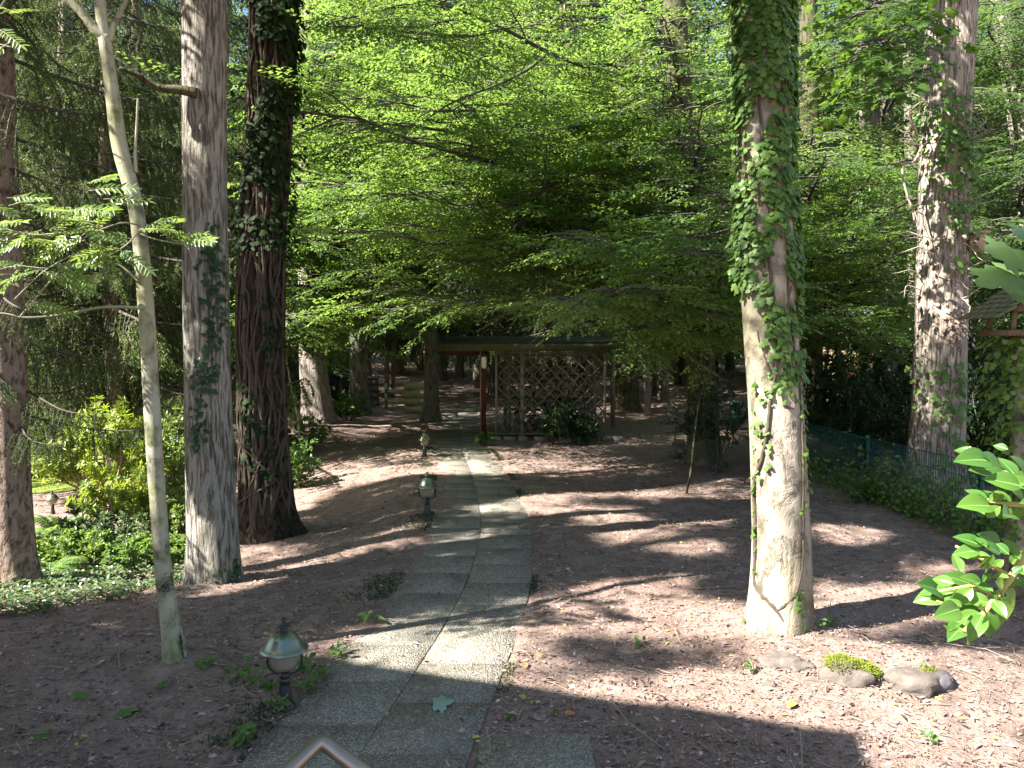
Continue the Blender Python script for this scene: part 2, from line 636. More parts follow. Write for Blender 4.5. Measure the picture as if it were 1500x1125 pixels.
M['groundivy'] = leaf_mat('ground_ivy_leaf', (.055, .10, .04), (.15, .20, .09), (.16, .24, .05), .25, .35, .5)
t = NT('leaf_litter')
vv = t.var()
M['litter'] = t.finish(t.ramp(vv, [(.0, (.07, .045, .035)), (.35, (.225, .146, .117)), (.65, (.35, .26, .22)), (.9, (.48, .385, .335)), (1., (.40, .36, .10))]), .85, .2)
M['fallen_yellow'] = plain_mat('yellow_fallen_leaf', (.45, .38, .06), .6)
M['fallen_orange'] = plain_mat('orange_fallen_leaf', (.40, .17, .07), .6)
M['fallen_pale'] = plain_mat('pale_green_fallen_leaf', (.20, .30, .225), .6)
M['twig'] = plain_mat('dead_twig', (.30, .235, .19), .9, var=.4)
M['dead'] = plain_mat('dark_dead_branch', (.075, .06, .05), .9, var=.4)
M['branch'] = plain_mat('dark_branch_bark', (.075, .07, .055), .9, var=.4)
M['rowan_wood'] = plain_mat('pale_green_branch', (.26, .25, .17), .8, var=.35)

M['bark_spruce'] = bark_mat('spruce_bark', (.175, .12, .092), (.33, .245, .20), (.15, .125, .075), .3, 22, 11, .8, .02)
M['bark_sapling'] = bark_mat('sapling_bark', (.23, .22, .155), (.38, .36, .27), (.20, .195, .065), .75, 9, 6, .35, .01, patch=(.13, .15, .05))
M['bark_oak'] = bark_mat('grey_furrowed_bark', (.24, .212, .178), (.42, .38, .33), (.19, .195, .12), .35, 36, 4.2, 1., .05)
M['bark_oak_pale'] = bark_mat('pale_furrowed_bark', (.22, .18, .145), (.39, .335, .285), (.18, .18, .11), .3, 32, 4.0, .9, .04)
M['bark_dark'] = bark_mat('dark_ivied_bark', (.030, .022, .016), (.062, .046, .034), (.03, .03, .016), .4, 30, 5, 1., .04)
M['bark_beech'] = bark_mat('smooth_beech_bark', (.215, .185, .145), (.335, .295, .235), (.20, .175, .085), .6, 5, 3, .8, .02, patch=(.13, .11, .08))
M['bark_grey'] = bark_mat('forest_bark', (.095, .085, .065), (.20, .175, .14), (.10, .12, .055), .6, 14, 4, .8, .03)
M['bark_mossy'] = bark_mat('mossy_dark_bark', (.055, .052, .030), (.11, .10, .06), (.065, .07, .026), .7, 14, 4, .8, .03)
M['vine'] = plain_mat('vine_stem_bark', (.075, .055, .040), .9, var=.45, scale=20, bump=.5)
M['vine_pale'] = plain_mat('pale_vine_stem_bark', (.30, .235, .17), .9, var=.4, scale=20, bump=.5)

t = NT('patinated_copper')
n1 = t.noise(t.coord((9, 9, 5)), 1.2, 5, .6)
M['hood'] = t.finish(t.ramp(n1, [(.3, (.09, .15, .13)), (.5, (.21, .25, .19)), (.62, (.25, .24, .17)), (.8, (.12, .17, .16))]), t.ramp(n1, [(.3, .24), (.8, .42)]), .5, .75)
M['iron'] = plain_mat('black_cast_iron', (.030, .032, .036), .42, .3, .5, scale=30, bump=.15)
t = NT('frosted_glass')
sz = t.noise(t.coord((40, 40, 2)), 1, 2)
p = t.finish(t.mix(sz, (.36, .32, .235), (.52, .47, .37)), .30, .5, height=sz, bump=.25, dist=.004)
tr = t.n('ShaderNodeBsdfTranslucent', Color=(.50, .45, .34))
ms = t.n('ShaderNodeMixShader')
ms.inputs[0].default_value = .45
t.t.links.new(t.p.outputs[0], ms.inputs[1])
t.t.links.new(tr.outputs[0], ms.inputs[2])
t.t.links.new(ms.outputs[0], t.out.inputs[0])
M['glass'] = t.m
M['steel'] = plain_mat('brushed_steel_tube', (.30, .26, .215), .42, .8, .5, .2, 30)
M['wood_grey'] = wood_mat('weathered_grey_wood', (.27, .24, .185), (.14, .16, .07), .45)
M['wood_moss'] = wood_mat('mossy_fascia_wood', (.105, .10, .055), (.07, .09, .03), .7)
M['wood_red'] = wood_mat('dark_red_wood', (.095, .030, .022))
M['wood_warm'] = wood_mat('warm_bare_wood', (.40, .28, .21), (.25, .22, .10), .15)
M['wood_feeder'] = wood_mat('brown_feeder_wood', (.17, .115, .07), (.11, .11, .05), .4)
M['wood_gate'] = wood_mat('yellowed_gate_wood', (.36, .35, .19), (.20, .23, .10), .4)
M['felt'] = plain_mat('dark_roofing_felt', (.035, .042, .036), .9, var=.5, scale=4)
M['shingle'] = wood_mat('mossy_shingle', (.17, .15, .095), (.10, .13, .05), .5)
M['log_bark'] = plain_mat('log_bark', (.12, .095, .07), .95, var=.5, scale=25, bump=.6)
t = NT('log_end')
M['log_end'] = t.finish(t.mix(t.noise(t.coord(), 14, 4), (.12, .095, .07), (.29, .24, .185)), .9, .1)
M['concrete'] = plain_mat('rough_concrete', (.22, .20, .175), .95, var=.5, scale=12, bump=.6)
M['stone'] = plain_mat('field_stone', (.12, .10, .085), .95, var=.8, scale=14, bump=1.6)
M['slate'] = plain_mat('dark_slate', (.13, .12, .13), .7, var=.3, scale=10, bump=.3)
M['moss'] = leaf_mat('cushion_moss', (.13, .17, .02), (.26, .30, .045), (.3, .35, .05), .25, .8, .1)
M['fence'] = plain_mat('green_coated_wire', (.010, .075, .056), .45, .0, .5, .25)
M['opal'] = plain_mat('white_opal_glass', (.78, .78, .74), .35, 0, .5, .04)
M['brick'] = plain_mat('red_brick', (.34, .17, .13), .9, var=.4, scale=20)
M['car'] = plain_mat('dark_blue_car_paint', (.012, .020, .040), .22, .3, .6, .05)
M['tyre'] = plain_mat('tyre_rubber', (.02, .02, .02), .8)
M['dark_glass'] = plain_mat('dark_window_glass', (.02, .025, .03), .08, 0, .6)
M['plaster'] = plain_mat('grey_plaster', (.36, .35, .34), .9, var=.12)

# ================================================================== GROUND, PATH
def axis(lo, hi, n, c, k):
    u = np.linspace(-1, 1, n)
    s = np.sinh(u * k) / math.sinh(k)
    return np.where(s < 0, c + (c - lo) * s, c + (hi - c) * s)


gx = axis(-220, 220, 340, -.5, 5.2)
gy = axis(-160, 420, 380, 6.5, 5.0)
X, Y = np.meshgrid(gx, gy)
V = np.stack([X, Y, terr(X, Y)], -1).reshape(-1, 3)
k, j = np.meshgrid(np.arange(len(gy) - 1), np.arange(len(gx) - 1), indexing='ij')
nx = len(gx)
Q = np.stack([k * nx + j, k * nx + j + 1, (k + 1) * nx + j + 1, (k + 1) * nx + j], -1).reshape(-1, 4)
o = link('ground', MB().add(V, Q).mesh('ground', smooth=True), M['ground'])
o['kind'] = 'structure'

# path of exposed aggregate slabs, two to a row
mb = MB()
rp = np.random.default_rng(5)
y = 2.6
row = 0
while y < 33:
    ln = .60 if row % 3 else .58
    for sd in (-1, 1):
        yo = y + (.0 if sd < 0 else .28)
        quad = []
        dz = rp.normal() * .0012
        tl = rp.normal() * .0015
        for yy, e in ((yo + .002, 0), (yo + ln - .002, 1)):
            cx = path_x(yy)
            a, b = (cx - .61, cx - .0025) if sd < 0 else (cx + .0025, cx + .60)
            quad.append((a, yy, e))
            quad.append((b, yy, e))
        q = [quad[0], quad[1], quad[3], quad[2]]
        top = [(p[0], p[1], .012 + dz + tl * (p[2] - .5) + rp.normal() * .001) for p in q]
        bot = [(p[0], p[1], -.06) for p in q]
        mb.add(np.array(bot + top), BQ, var=rp.random())
    y += ln
    row += 1
o = link('path', mb.mesh('path'), M['slab'])
add_bev(o, .004, 1)
o['kind'] = 'structure'
# landing slab at the foot of the steps
mb = MB()
cx = W(757, 1100, 4.2)[0]
mb.add(*box((cx + .10, 3.72, -.02), (.62, 1.06, .10)))
mb.add(*box((cx + .10, 2.62, -.02), (.62, 1.06, .10)))
o = link('landing', mb.mesh('landing'), M['slab'])
add_bev(o, .008, 1)
o['kind'] = 'structure'

# lawn in the light at far left
mb = MB()
lx, ly = np.meshgrid(np.linspace(-22, -7.2, 30), np.linspace(13.5, 26, 30))
V = np.stack([lx, ly, terr(lx, ly) + .02], -1).reshape(-1, 3)
k, j = np.meshgrid(np.arange(29), np.arange(29), indexing='ij')
mb.add(V, np.stack([k * 30 + j, k * 30 + j + 1, (k + 1) * 30 + j + 1, (k + 1) * 30 + j], -1).reshape(-1, 4))
o = link('lawn', mb.mesh('lawn', smooth=True), M['lawn'])
o['kind'] = 'structure'
mb = MB()
n = 26000
xy = np.stack([rng.uniform(-16, -7.2, n), 13.5 + 8 * rng.random(n)], 1)
P = np.stack([xy[:, 0], xy[:, 1], terr(xy[:, 0], xy[:, 1])], 1)
leaves(mb, P, np.stack([rng.normal(size=n) * .4, rng.normal(size=n) * .4, np.ones(n)], 1), rdir(n), rng.uniform(.05, .10, n), .012, NEE)
o = link('lawn_grass', mb.mesh('lawn_grass'), M['grass'])
o['kind'] = 'stuff'
o['label'] = 'sunlit yellow green grass of the lawn behind the spruce trunk'

# ================================================================== LITTER
mb = MB()
n = 150000
rr = 3.2 + 16 * rng.random(n) ** 1.25
th = rng.uniform(-.66, .66, n)
P = np.stack([rr * np.sin(th), rr * np.cos(th), np.zeros(n)], 1)
off = P[:, 0] - path_x(P[:, 1])
onp = np.abs(off) < .64
keep = ~onp | (rng.random(n) < .09 + .30 * sst(.42, .62, np.abs(off)))
keep &= ~((np.abs(P[:, 0] - cx - .1) < .33) & (P[:, 1] < 4.27) & (rng.random(n) < .95))
P, onp = P[keep], onp[keep]
n = len(P)
P[:, 2] = np.where(np.abs(P[:, 0] - path_x(P[:, 1])) < .62, .016, terr(P[:, 0], P[:, 1])) + rng.uniform(.0, .014, n)
a = rng.uniform(0, 2 * PI, n)
D = np.stack([np.cos(a), np.sin(a), rng.normal(size=n) * .25], 1)
N = np.stack([rng.normal(size=n) * .45, rng.normal(size=n) * .45, np.ones(n)], 1)
L = rng.gamma(2.0, .0085, n) + .008
kind = rng.random(n)
Wd = np.where(kind < .6, L * .22, L * .6)
Wd = np.minimum(Wd, .03)
var = np.clip(rng.beta(1.7, 2.2, n), 0, .95)
var = np.where((kind > .985) & (L > .02), 1., var)
leaves(mb, P, D, N, L, Wd, SH4, var)
o = link('leaf_litter', mb.mesh('leaf_litter'), M['litter'])
o['kind'] = 'stuff'
o['label'] = 'brown bark chips, needles and leaf crumbs strewn over the ground'
# dry curled leaves among the chips
n = 1300
rr = 3.3 + 13 * rng.random(n) ** 1.2
th = rng.uniform(-.66, .66, n)
P = np.stack([rr * np.sin(th), rr * np.cos(th), np.zeros(n)], 1)
m = (np.abs(P[:, 0] - path_x(P[:, 1])) > .60) | (rng.random(n) < .12)
P = P[m]
n = len(P)
P[:, 2] = np.where(np.abs(P[:, 0] - path_x(P[:, 1])) < .60, .018, terr(P[:, 0], P[:, 1]) + .012)
a = rng.uniform(0, 2 * PI, n)
mb = MB()
leaves(mb, P, np.stack([np.cos(a), np.sin(a), rng.normal(size=n) * .25], 1), np.stack([rng.normal(size=n) * .5, rng.normal(size=n) * .5, np.ones(n)], 1), rng.uniform(.02, .055, n), rng.uniform(.012, .028, n), (SH6[0] * np.array([1, 1, 3.]), SH6[1], None), np.where(rng.random(n) < .06, 1., rng.beta(2, 2.6, n) * .85))
o = link('dry_leaves', mb.mesh('dry_leaves'), M['litter'])
o['kind'] = 'stuff'
o['label'] = 'dry curled brown leaves scattered over the mulch and path edges'
# thin dry twigs and grass stalks
mb = MB()
for i in range(1700):
    r_ = 3.4 + 10 * rng.random() ** 1.3
    th = rng.uniform(-.64, .64)
    x_, y_ = r_ * math.sin(th), r_ * math.cos(th)
    if abs(x_ - path_x(y_)) < .66:
        continue
    a = rng.uniform(0, 2 * PI)
    L = rng.uniform(.05, .22) * (1 + (rng.random() < .06) * 1.5)
    z = tz(x_, y_) + .008
    p0 = np.array([x_, y_, z])
    d_ = np.array([math.cos(a), math.sin(a), rng.uniform(-.02, .18)])
    p1 = p0 + d_ * L * .5 + rng.normal(size=3) * .012
    p2 = p0 + d_ * L + rng.normal(size=3) * .02
    p2[2] = max(p2[2], tz(p2[0], p2[1]) + .004)
    V, Q, T = tube([p0, p1, p2], rng.uniform(.0012, .0036), 4, False)
    mb.add(V, Q)
o = link('fallen_twigs', mb.mesh('fallen_twigs'), M['twig'])
o['kind'] = 'stuff'
o['label'] = 'thin dry twigs and stalks lying on the mulch'

# larger fallen leaves, each a thing
def fallen(px, py, L, mat, label, shape=MAP, rz=None):
    p = G(px, py)
    z = .016 if abs(p[0] - path_x(p[1])) < .62 else p[2]
    ro = np.random.default_rng(int(px * 7 + py))
    a = ro.uniform(0, 6.28) if rz is None else rz
    mb = MB()
    leaves(mb, [p + np.array([0, 0, z - p[2] + .022])], [(math.cos(a), math.sin(a), ro.normal() * .08)], [(ro.normal() * .15, ro.normal() * .15, 1)], L, L * (1.0 if shape is MAP else .6), shape, [ro.random()])
    root = link('fallen_leaf', mb.mesh('fallen_leaf', (p[0], p[1], 0)), M[mat], loc=(p[0], p[1], 0))
    tag(root, label, 'leaf', 'fallen leaves')


fallen(635, 1042, .13, 'fallen_pale', 'large pale blue green maple leaf lying flat on the path', rz=.1)
fallen(681, 1050, .05, 'fallen_orange', 'small orange leaf on the path right of the pale maple leaf', SH6)
fallen(612, 1020, .04, 'fallen_yellow', 'tiny yellow leaf on the path behind the pale maple leaf', SH6)
fallen(704, 1085, .05, 'fallen_yellow', 'yellow leaf at the path corner beside the landing slab', SH6)
fallen(768, 975, .09, 'fallen_orange', 'rust orange leaf on sunlit mulch beside the path', SH6)
fallen(826, 1053, .09, 'fallen_orange', 'brown orange leaf in the shade right of the path', SH6)
fallen(812, 1052, .07, 'weed', 'green leaf touching the brown orange leaf in the shade', SH6)
fallen(762, 1024, .08, 'fallen_yellow', 'tan leaf just inside the shade beside the path', SH6)
fallen(1165, 1035, .09, 'fallen_yellow', 'yellow leaf on sunlit mulch below the mossy stone', SH6)
fallen(745, 1063, .10, 'weed', 'narrow grey green leaf in the shade near the landing slab', SH6)
fallen(195, 1052, .12, 'weed', 'curled green maple leaf on mulch left of the nearest lamp')
fallen(72, 1082, .12, 'weed', 'yellow green maple leaf lowest at the left of the photo')
fallen(120, 1020, .10, 'weed', 'dull green leaf on the mulch left of the thin crooked tree')
fallen(240, 1010, .09, 'weed', 'green leaf on mulch just below the thin crooked tree')

# ================================================================== LAMPS
def make_lamp(p, label, group, h=.547, rz=0):
    s = h / .547
    t = thing('path_lamp', label, 'lamp', p, group)
    b = np.array(p)

    def P_(name, prof, mat, parent=t, n=28):
        mb = MB()
        V, Q = lathe(np.array(prof) * s, n, b)
        mb.add(V, Q)
        return part(name, mb, M[mat], parent, True, root=t) if parent is t else link(name, mb.mesh(name, b, True), M[mat], parent)
    P_('base', [(.0, -.08), (.066, -.08), (.066, .0), (.060, .012), (.052, .02), (.0, .022)], 'iron')
    P_('pole', [(.050, .0), (.044, .05), (.034, .13), (.030, .155), (.036, .16), (.033, .17), (.026, .178), (.034, .186), (.036, .20), (.028, .212), (.012, .222), (.0, .222)], 'iron')
    mb = MB()
    for a in (0, PI):
        dx, dy = math.cos(a + rz), math.sin(a + rz)
        pts = []
        for q in np.linspace(0, 1, 14):
            r_ = .022 + .082 * math.sin(min(q / .55, 1) * PI / 2)
            z_ = .200 + .010 * q + .150 * max(0, q - .05) ** 1.35
            pts.append((r_ * dx, r_ * dy, z_))
        V, Q, T = tube(np.array(pts) * s + b, .0065 * s, 8)
        mb.add(V, Q, T)
    part('bracket', mb, M['iron'], t, True)
    P_('glass_shade', [(.0, .222), (.034, .226), (.062, .243), (.079, .270), (.086, .305), (.088, .345), (.088, .352)], 'glass')
    P_('collar_ring', [(.090, .342), (.106, .344), (.108, .350), (.106, .354), (.090, .354)], 'iron')
    hood = P_('hood', [(.136, .350), (.144, .353), (.144, .360), (.128, .370), (.110, .388), (.096, .414), (.080, .440), (.058, .457), (.030, .465), (.0, .466)], 'hood', n=40)
    P_('finial', [(.024, .458), (.026, .470), (.024, .484), (.022, .488), (.040, .496), (.034, .502), (.020, .512), (.010, .520), (.014, .527), (.014, .534), (.008, .541), (.0, .546)], 'iron', hood)
    return t


lg = 'lamps along the garden path'
p1 = G(418, 1036)
make_lamp(p1, 'nearest path lamp with copper hood, among green seedlings beside the path', lg)
p2 = G(626, 756)
make_lamp(p2, 'middle path lamp with green hood, beside the shaded slabs', lg, .57)
p3 = G(622, 671)
make_lamp(p3, 'farthest small path lamp near the slender beech trunk', lg, .52)
pl = W(77, 740, 12.0)
pl[2] = tz(pl[0], pl[1])
hz = W(77, 676, 12.0)[2] - pl[2]
tl = make_lamp(pl, 'lantern lamp by the ferns at the edge of the lawn', lg, min(max(.34, hz), .38))
# globe lamp at the far left
gp = W(190, 566, 24)
gz = tz(gp[0], gp[1])
t = thing('globe_lamp', 'small white globe lamp behind the rhododendron', 'lamp', (gp[0], gp[1], gz))
mb = MB()
V, Q = lathe([(.0, -.12), (.06, -.10), (.11, -.05), (.125, 0), (.11, .05), (.06, .10), (.0, .12)], 18, gp)
part('globe', MB().add(V, Q), M['opal'], t, True)
V, Q, T = tube([(gp[0], gp[1], gz - .05), (gp[0], gp[1], gp[2] - .11)], .03, 10)
part('pole', MB().add(V, Q, T), M['iron'], t, True)

# ================================================================== HANDRAIL
apex = W(470, 1083, 2.1)
t = thing('handrail', 'bent metal tube handrail at the bottom edge beside the path', 'handrail', (apex[0], apex[1], 0))


def rounded(pts, r=.05, n=6):
    out = [np.array(pts[0], float)]
    for i in range(1, len(pts) - 1):
        a, b, c = (np.array(pts[q], float) for q in (i - 1, i, i + 1))
        u, w = norm(a - b), norm(c - b)
        for q in np.linspace(0, 1, n):
            out.append((1 - q) ** 2 * (b + u * r) + 2 * q * (1 - q) * b + q * q * (b + w * r))
    out.append(np.array(pts[-1], float))
    return np.array(out)


e1 = W(330, 1215, 1.75)
e2 = W(590, 1178, 2.02)
V, Q, T = tube(rounded([e1, apex, e2], .035), .0215, 20)
part('rail', MB().add(V, Q, T), M['steel'], t, True)
V, Q, T = tube([(e2[0], e2[1], -.05), e2 + np.array([0, 0, .01])], .0205, 16)
part('post', MB().add(V, Q, T), M['steel'], t, True)
V, Q, T = tube([(e1[0], e1[1], -.05), e1 + np.array([0, 0, .01])], .0205, 16)
part('post', MB().add(V, Q, T), M['steel'], t, True)

# ================================================================== STONES
def ico(sub=3):
    import bmesh
    bm = bmesh.new()
    bmesh.ops.create_icosphere(bm, subdivisions=sub, radius=1)
    V = np.array([v.co[:] for v in bm.verts])
    T = np.array([[v.index for v in f.verts] for f in bm.faces])
    bm.free()
    return V, T


ICO3, ICO4 = ico(3), ico(4)


def rock(px, py, size, label, mat='stone', seed=1, sink=.35, moss=0, group='field stones', rough=.35, d=None):
    p = G(px, py) if d is None else np.array([W(px, py, d)[0], d, tz(W(px, py, d)[0], d)])
    V, T = ICO4
    n = vnoise(V + seed * 7.3, 1.4, seed) - .5
    n2 = vnoise(V + seed * 3.1, 4, seed + 9) - .5
    n3 = vnoise(V + seed * 1.7, 11, seed + 3) - .5
    R = 1 + rough * 1.3 * n + rough * .55 * n2 + rough * .22 * n3
    Vv = V * R[:, None] * np.array(size) / 2
    Vv = np.clip(Vv, -np.array(size) * .55, np.array(size) * .46)
    b = p + np.array([0, 0, size[2] * (.5 - sink)])
    root = link('stone', MB().add(Vv + b, T=T).mesh('stone', p, True), M[mat], loc=tuple(p))
    tag(root, label, 'stone', group or None)
    if moss:
        nn = norm(V)
        m = np.where((nn[:, 2] > .2) & (V[:, 0] * .3 + nn[:, 2] > moss) & (V[:, 1] > -.75))[0]
        m = np.repeat(m, 22)
        mb = MB()
        PP = Vv[m] + b + rng.normal(size=(len(m), 3)) * np.array([.009, .009, .004])
        leaves(mb, PP, nn[m] + rdir(len(m)) * .8, rdir(len(m)), rng.uniform(.010, .022, len(m)), .007, NEE)
        link('moss', mb.mesh('moss', p), M['moss'], root)
    return p


rock(1243, 990, (.38, .28, .26), 'stone capped with thick bright green moss in front of the ivied beech', seed=2, moss=.30, sink=.52, rough=.6)
rock(1342, 1005, (.46, .30, .22), 'pale flat stone with thin moss right of the mossy stone', seed=5, moss=1.02, sink=.52, rough=.6)
rock(1152, 975, (.34, .26, .16), 'low buried stone at the foot of the ivied beech', seed=8, sink=.55, rough=.6)
rock(1376, 1012, (.17, .10, .14), 'dark slate wedge leaning on the pale flat stone', 'slate', 11, .3, rough=.2)
rock(1128, 1007, (.07, .06, .05), 'tiny pale pebble left of the mossy stone', seed=4)
rs = np.random.default_rng(3)
for i, (px, py, s_) in enumerate([(1000, 668, .30), (1012, 678, .24), (988, 672, .26), (1030, 684, .34), (1045, 690, .24), (995, 655, .3), (1058, 684, .2)]):
    rock(px, py, (s_, s_ * .8, s_ * .7), 'small round stone in the heap at the foot of the dark mossy trunk', seed=20 + i, sink=.25, group='stones heaped round the dark trunk')

# ================================================================== WOODSHED
D0 = 17.5


def sx(px, d=D0):
    return W(px, 562, d)[0]


sh = np.array([sx(780), D0, 0.])
t = thing('woodshed', 'open lattice sided woodshed with flat roof over the path', 'shed', sh)
zt = W(0, 504, D0)[2]
zb = W(0, 515, D0)[2]
x0, x1 = sx(643), sx(906)
mb = MB()
V = np.array([(x0, D0 - .1, zt), (x1, D0 - .1, zt), (x1 + .1, D0 + 3.0, zt + .12), (x0 - .1, D0 + 3.0, zt + .12)])
mb.add(np.concatenate([V, V + np.array([0, 0, .07])]), BQ)
roof = part('roof', mb, M['felt'], t)
mb = MB()
mb.add(*box(((x0 + x1) / 2, D0 - .125, (zt + zb) / 2 + .01), (x1 - x0, .035, zt - zb)))
mb.add(*box((x0 - .02, D0 + 1.5, (zt + zb) / 2 + .03), (.035, 3.2, zt - zb)))
part('fascia', mb, M['wood_moss'], roof, root=t)
for q in range(4):
    mb = MB()
    yy = D0 + .25 + q * .8
    mb.add(*box(((x0 + sx(709)) / 2 + .03, yy, zb - .02), (sx(709) - x0 - .1, .07, .13)))
    part('beam', mb, M['wood_red'], t)
for px, w_, mat, dy in ((704, .05, 'wood_warm', .22), (708.5, .10, 'wood_red', 0)):
    mb = MB()
    X_ = sx(px)
    mb.add(*box((X_, D0 + dy, (zb + .02) / 2), (w_, w_, zb + .02)))
    part('post', mb, M[mat], t)
for px, w_, dy in ((727, .055, .0), (765, .085, .02), (886, .06, .0)):
    mb = MB()
    mb.add(*box((sx(px), D0 + dy, (zb + .02) / 2), (w_, w_, zb + .02)))
    part('post', mb, M['wood_grey'], t)
for px, w_, dy in ((746, .09, .75), (870, .12, .75), (898, .10, 2.6), (740, .10, 2.6)):
    mb = MB()
    X_ = W(px, 562, D0 + dy)[0]
    mb.add(*box((X_, D0 + dy, (zb + .06) / 2), (w_, w_, zb + .06)))
    part('post', mb, M['wood_grey'], t)
# diagonal lattice
mb = MB()
la, lb = sx(727) + .02, sx(886) - .02
z0_, z1_ = W(0, 634, D0)[2], zb - .04
st_ = .265
hgt = z1_ - z0_
for dirn in (1, -1):
    c = la - hgt if dirn > 0 else la
    while c < lb + (0 if dirn > 0 else hgt):
        # line x = c + dirn*(z - z0)
        pts = []
        za, zb_ = z0_, z1_
        xa, xb = c, c + dirn * hgt
        lo, hi = (xa, xb) if dirn > 0 else (xb, xa)
        s0, s1 = max(lo, la), min(hi, lb)
        if s1 - s0 > .05:
            A = (s0, D0 - .035 + .012 * dirn, z0_ + dirn * (s0 - c))
            B = (s1, D0 - .035 + .012 * dirn, z0_ + dirn * (s1 - c))
            mb.add(*bar(A, B, .028, .010, up=(0, 1, 0)))
        c += st_
mb.add(*bar((la, D0 - .03, z1_ + .015), (lb, D0 - .03, z1_ + .015), .05, .03))
mb.add(*bar((la, D0 - .03, z0_ - .015), (lb, D0 - .03, z0_ - .015), .05, .03))
M['wood_lattice'] = wood_mat('dark_weathered_lattice', (.165, .15, .115), (.09, .10, .05), .35)
part('lattice', mb, M['wood_lattice'], t)
for px in (728, 766, 888, 905):
    part('footing', MB().add(*box((sx(px), D0 - .02, .01), (.20, .24, .14))), M['concrete'], t)
for px in (746, 791):
    part('footing', MB().add(*box((sx(px), D0 - .05, .02), (.27, .2, .12), rz=.1)), M['concrete'], t)
mb = MB()
mb.add(*bar((sx(733, D0 + .75), D0 + .75, 1.92), (sx(870, D0 + .75), D0 + .75, 1.92), .10, .06))
part('cross_beam', mb, M['wood_grey'], t)
# wall lamp hung on the red post
lp = W(709, 529, D0 - .12)
t = thing('wall_lamp', 'white cylinder lamp hung on the dark red shed post', 'lamp', lp)
V, Q = lathe([(.0, -.17), (.04, -.16), (.055, -.13), (.06, -.02), (.06, .08), (.05, .10), (.0, .10)], 18, lp)
part('glass_shade', MB().add(V, Q), M['opal'], t, True)
V, Q = lathe([(.0, .10), (.052, .10), (.052, .15), (.0, .15)], 14, lp)
mbk = MB().add(V, Q)
mbk.add(*box(lp + np.array([0, .05, .13]), (.05, .10, .05)))
part('bracket', mbk, M['iron'], t)
# firewood: every split log a thing
protos = []
for q in range(6):
    rl = np.random.default_rng(50 + q)
    nn = rl.choice([3, 4, 5, 7])
    ang = np.sort(rl.uniform(0, 2 * PI, nn)) if nn > 3 else np.array([0, 2.1, 4.2]) + rl.uniform(-.3, .3, 3)
    rad = rl.uniform(.065, .095, nn)
    ring = np.stack([rad * np.cos(ang), np.zeros(nn), rad * np.sin(ang)], 1)
    Vb = np.concatenate([ring, ring + np.array([0, .42, 0])])
    Qb = np.array([(i, (i + 1) % nn, nn + (i + 1) % nn, nn + i) for i in range(nn)])
    Te = np.array([(0, i, i + 1) for i in range(1, nn - 1)] + [(nn, nn + i + 1, nn + i) for i in range(1, nn - 1)])
    me = MB().add(Vb, Qb, Te).mesh('firewood_log')
    me.materials.append(M['log_end'])
    me.materials.append(M['log_bark'])
    mi = np.array([0] * len(Te) + [1] * len(Qb))
    me.polygons.foreach_set('material_index', mi.astype(np.int32))
    protos.append(me)
rl = np.random.default_rng(8)
zz = .10
rowi = 0
while zz < 1.86:
    xx = sx(752, D0 + .8) + .06 * (rowi % 2) + .04
    while xx < sx(868, D0 + .8):
        top = 1.80 - .12 * math.sin((xx - .2) * 2.1)
        if zz < top:
            o = link('firewood_log', protos[rl.integers(6)], None, None, (xx + rl.normal() * .012, D0 + .55 + rl.uniform(0, .10), zz + rl.normal() * .012))
            o.rotation_euler = (rl.normal() * .05, rl.uniform(0, 6.28), rl.normal() * .07)
            tag(o, 'split log in the firewood stack behind the shed lattice', 'log', 'split logs stacked in the shed')
        xx += rl.uniform(.125, .165)
    zz += .128
    rowi += 1

# ================================================================== FENCE OF GREEN WIRE PANELS
fy = [6.3, 8.8, 11.3, 13.8, 16.3, 18.8]
fx = [5.55, 5.38, 5.22, 5.18, 5.24, 5.35]
t = thing('wire_fence', 'low green double wire panel fence along the right side', 'fence', (5.3, 9, 0))
FH = .80
for a in range(5):
    A, B = np.array([fx[a], fy[a]]), np.array([fx[a + 1], fy[a + 1]])
    mb = MB()
    za, zb_ = tz(*A), tz(*B)
    nv = 50
    for q in range(1, nv):
        f_ = q / nv
        xy = A + (B - A) * f_
        zg = za + (zb_ - za) * f_
        mb.add(*box((xy[0], xy[1], zg + .04 + FH / 2), (.0062, .0062, FH)))
    for zz in np.arange(.06, FH + .03, .19):
        for sd in (-.007, .007):
            mb.add(*bar((A[0] + sd, A[1], za + zz), (B[0] + sd, B[1], zb_ + zz), .0075))
    part('wire_panel', mb, M['fence'], t)
for a in range(6):
    z_ = tz(fx[a], fy[a])
    mb = MB()
    mb.add(*box((fx[a] + .035, fy[a], z_ + FH / 2), (.04, .06, FH + .14)))
    part('post', mb, M['fence'], t)

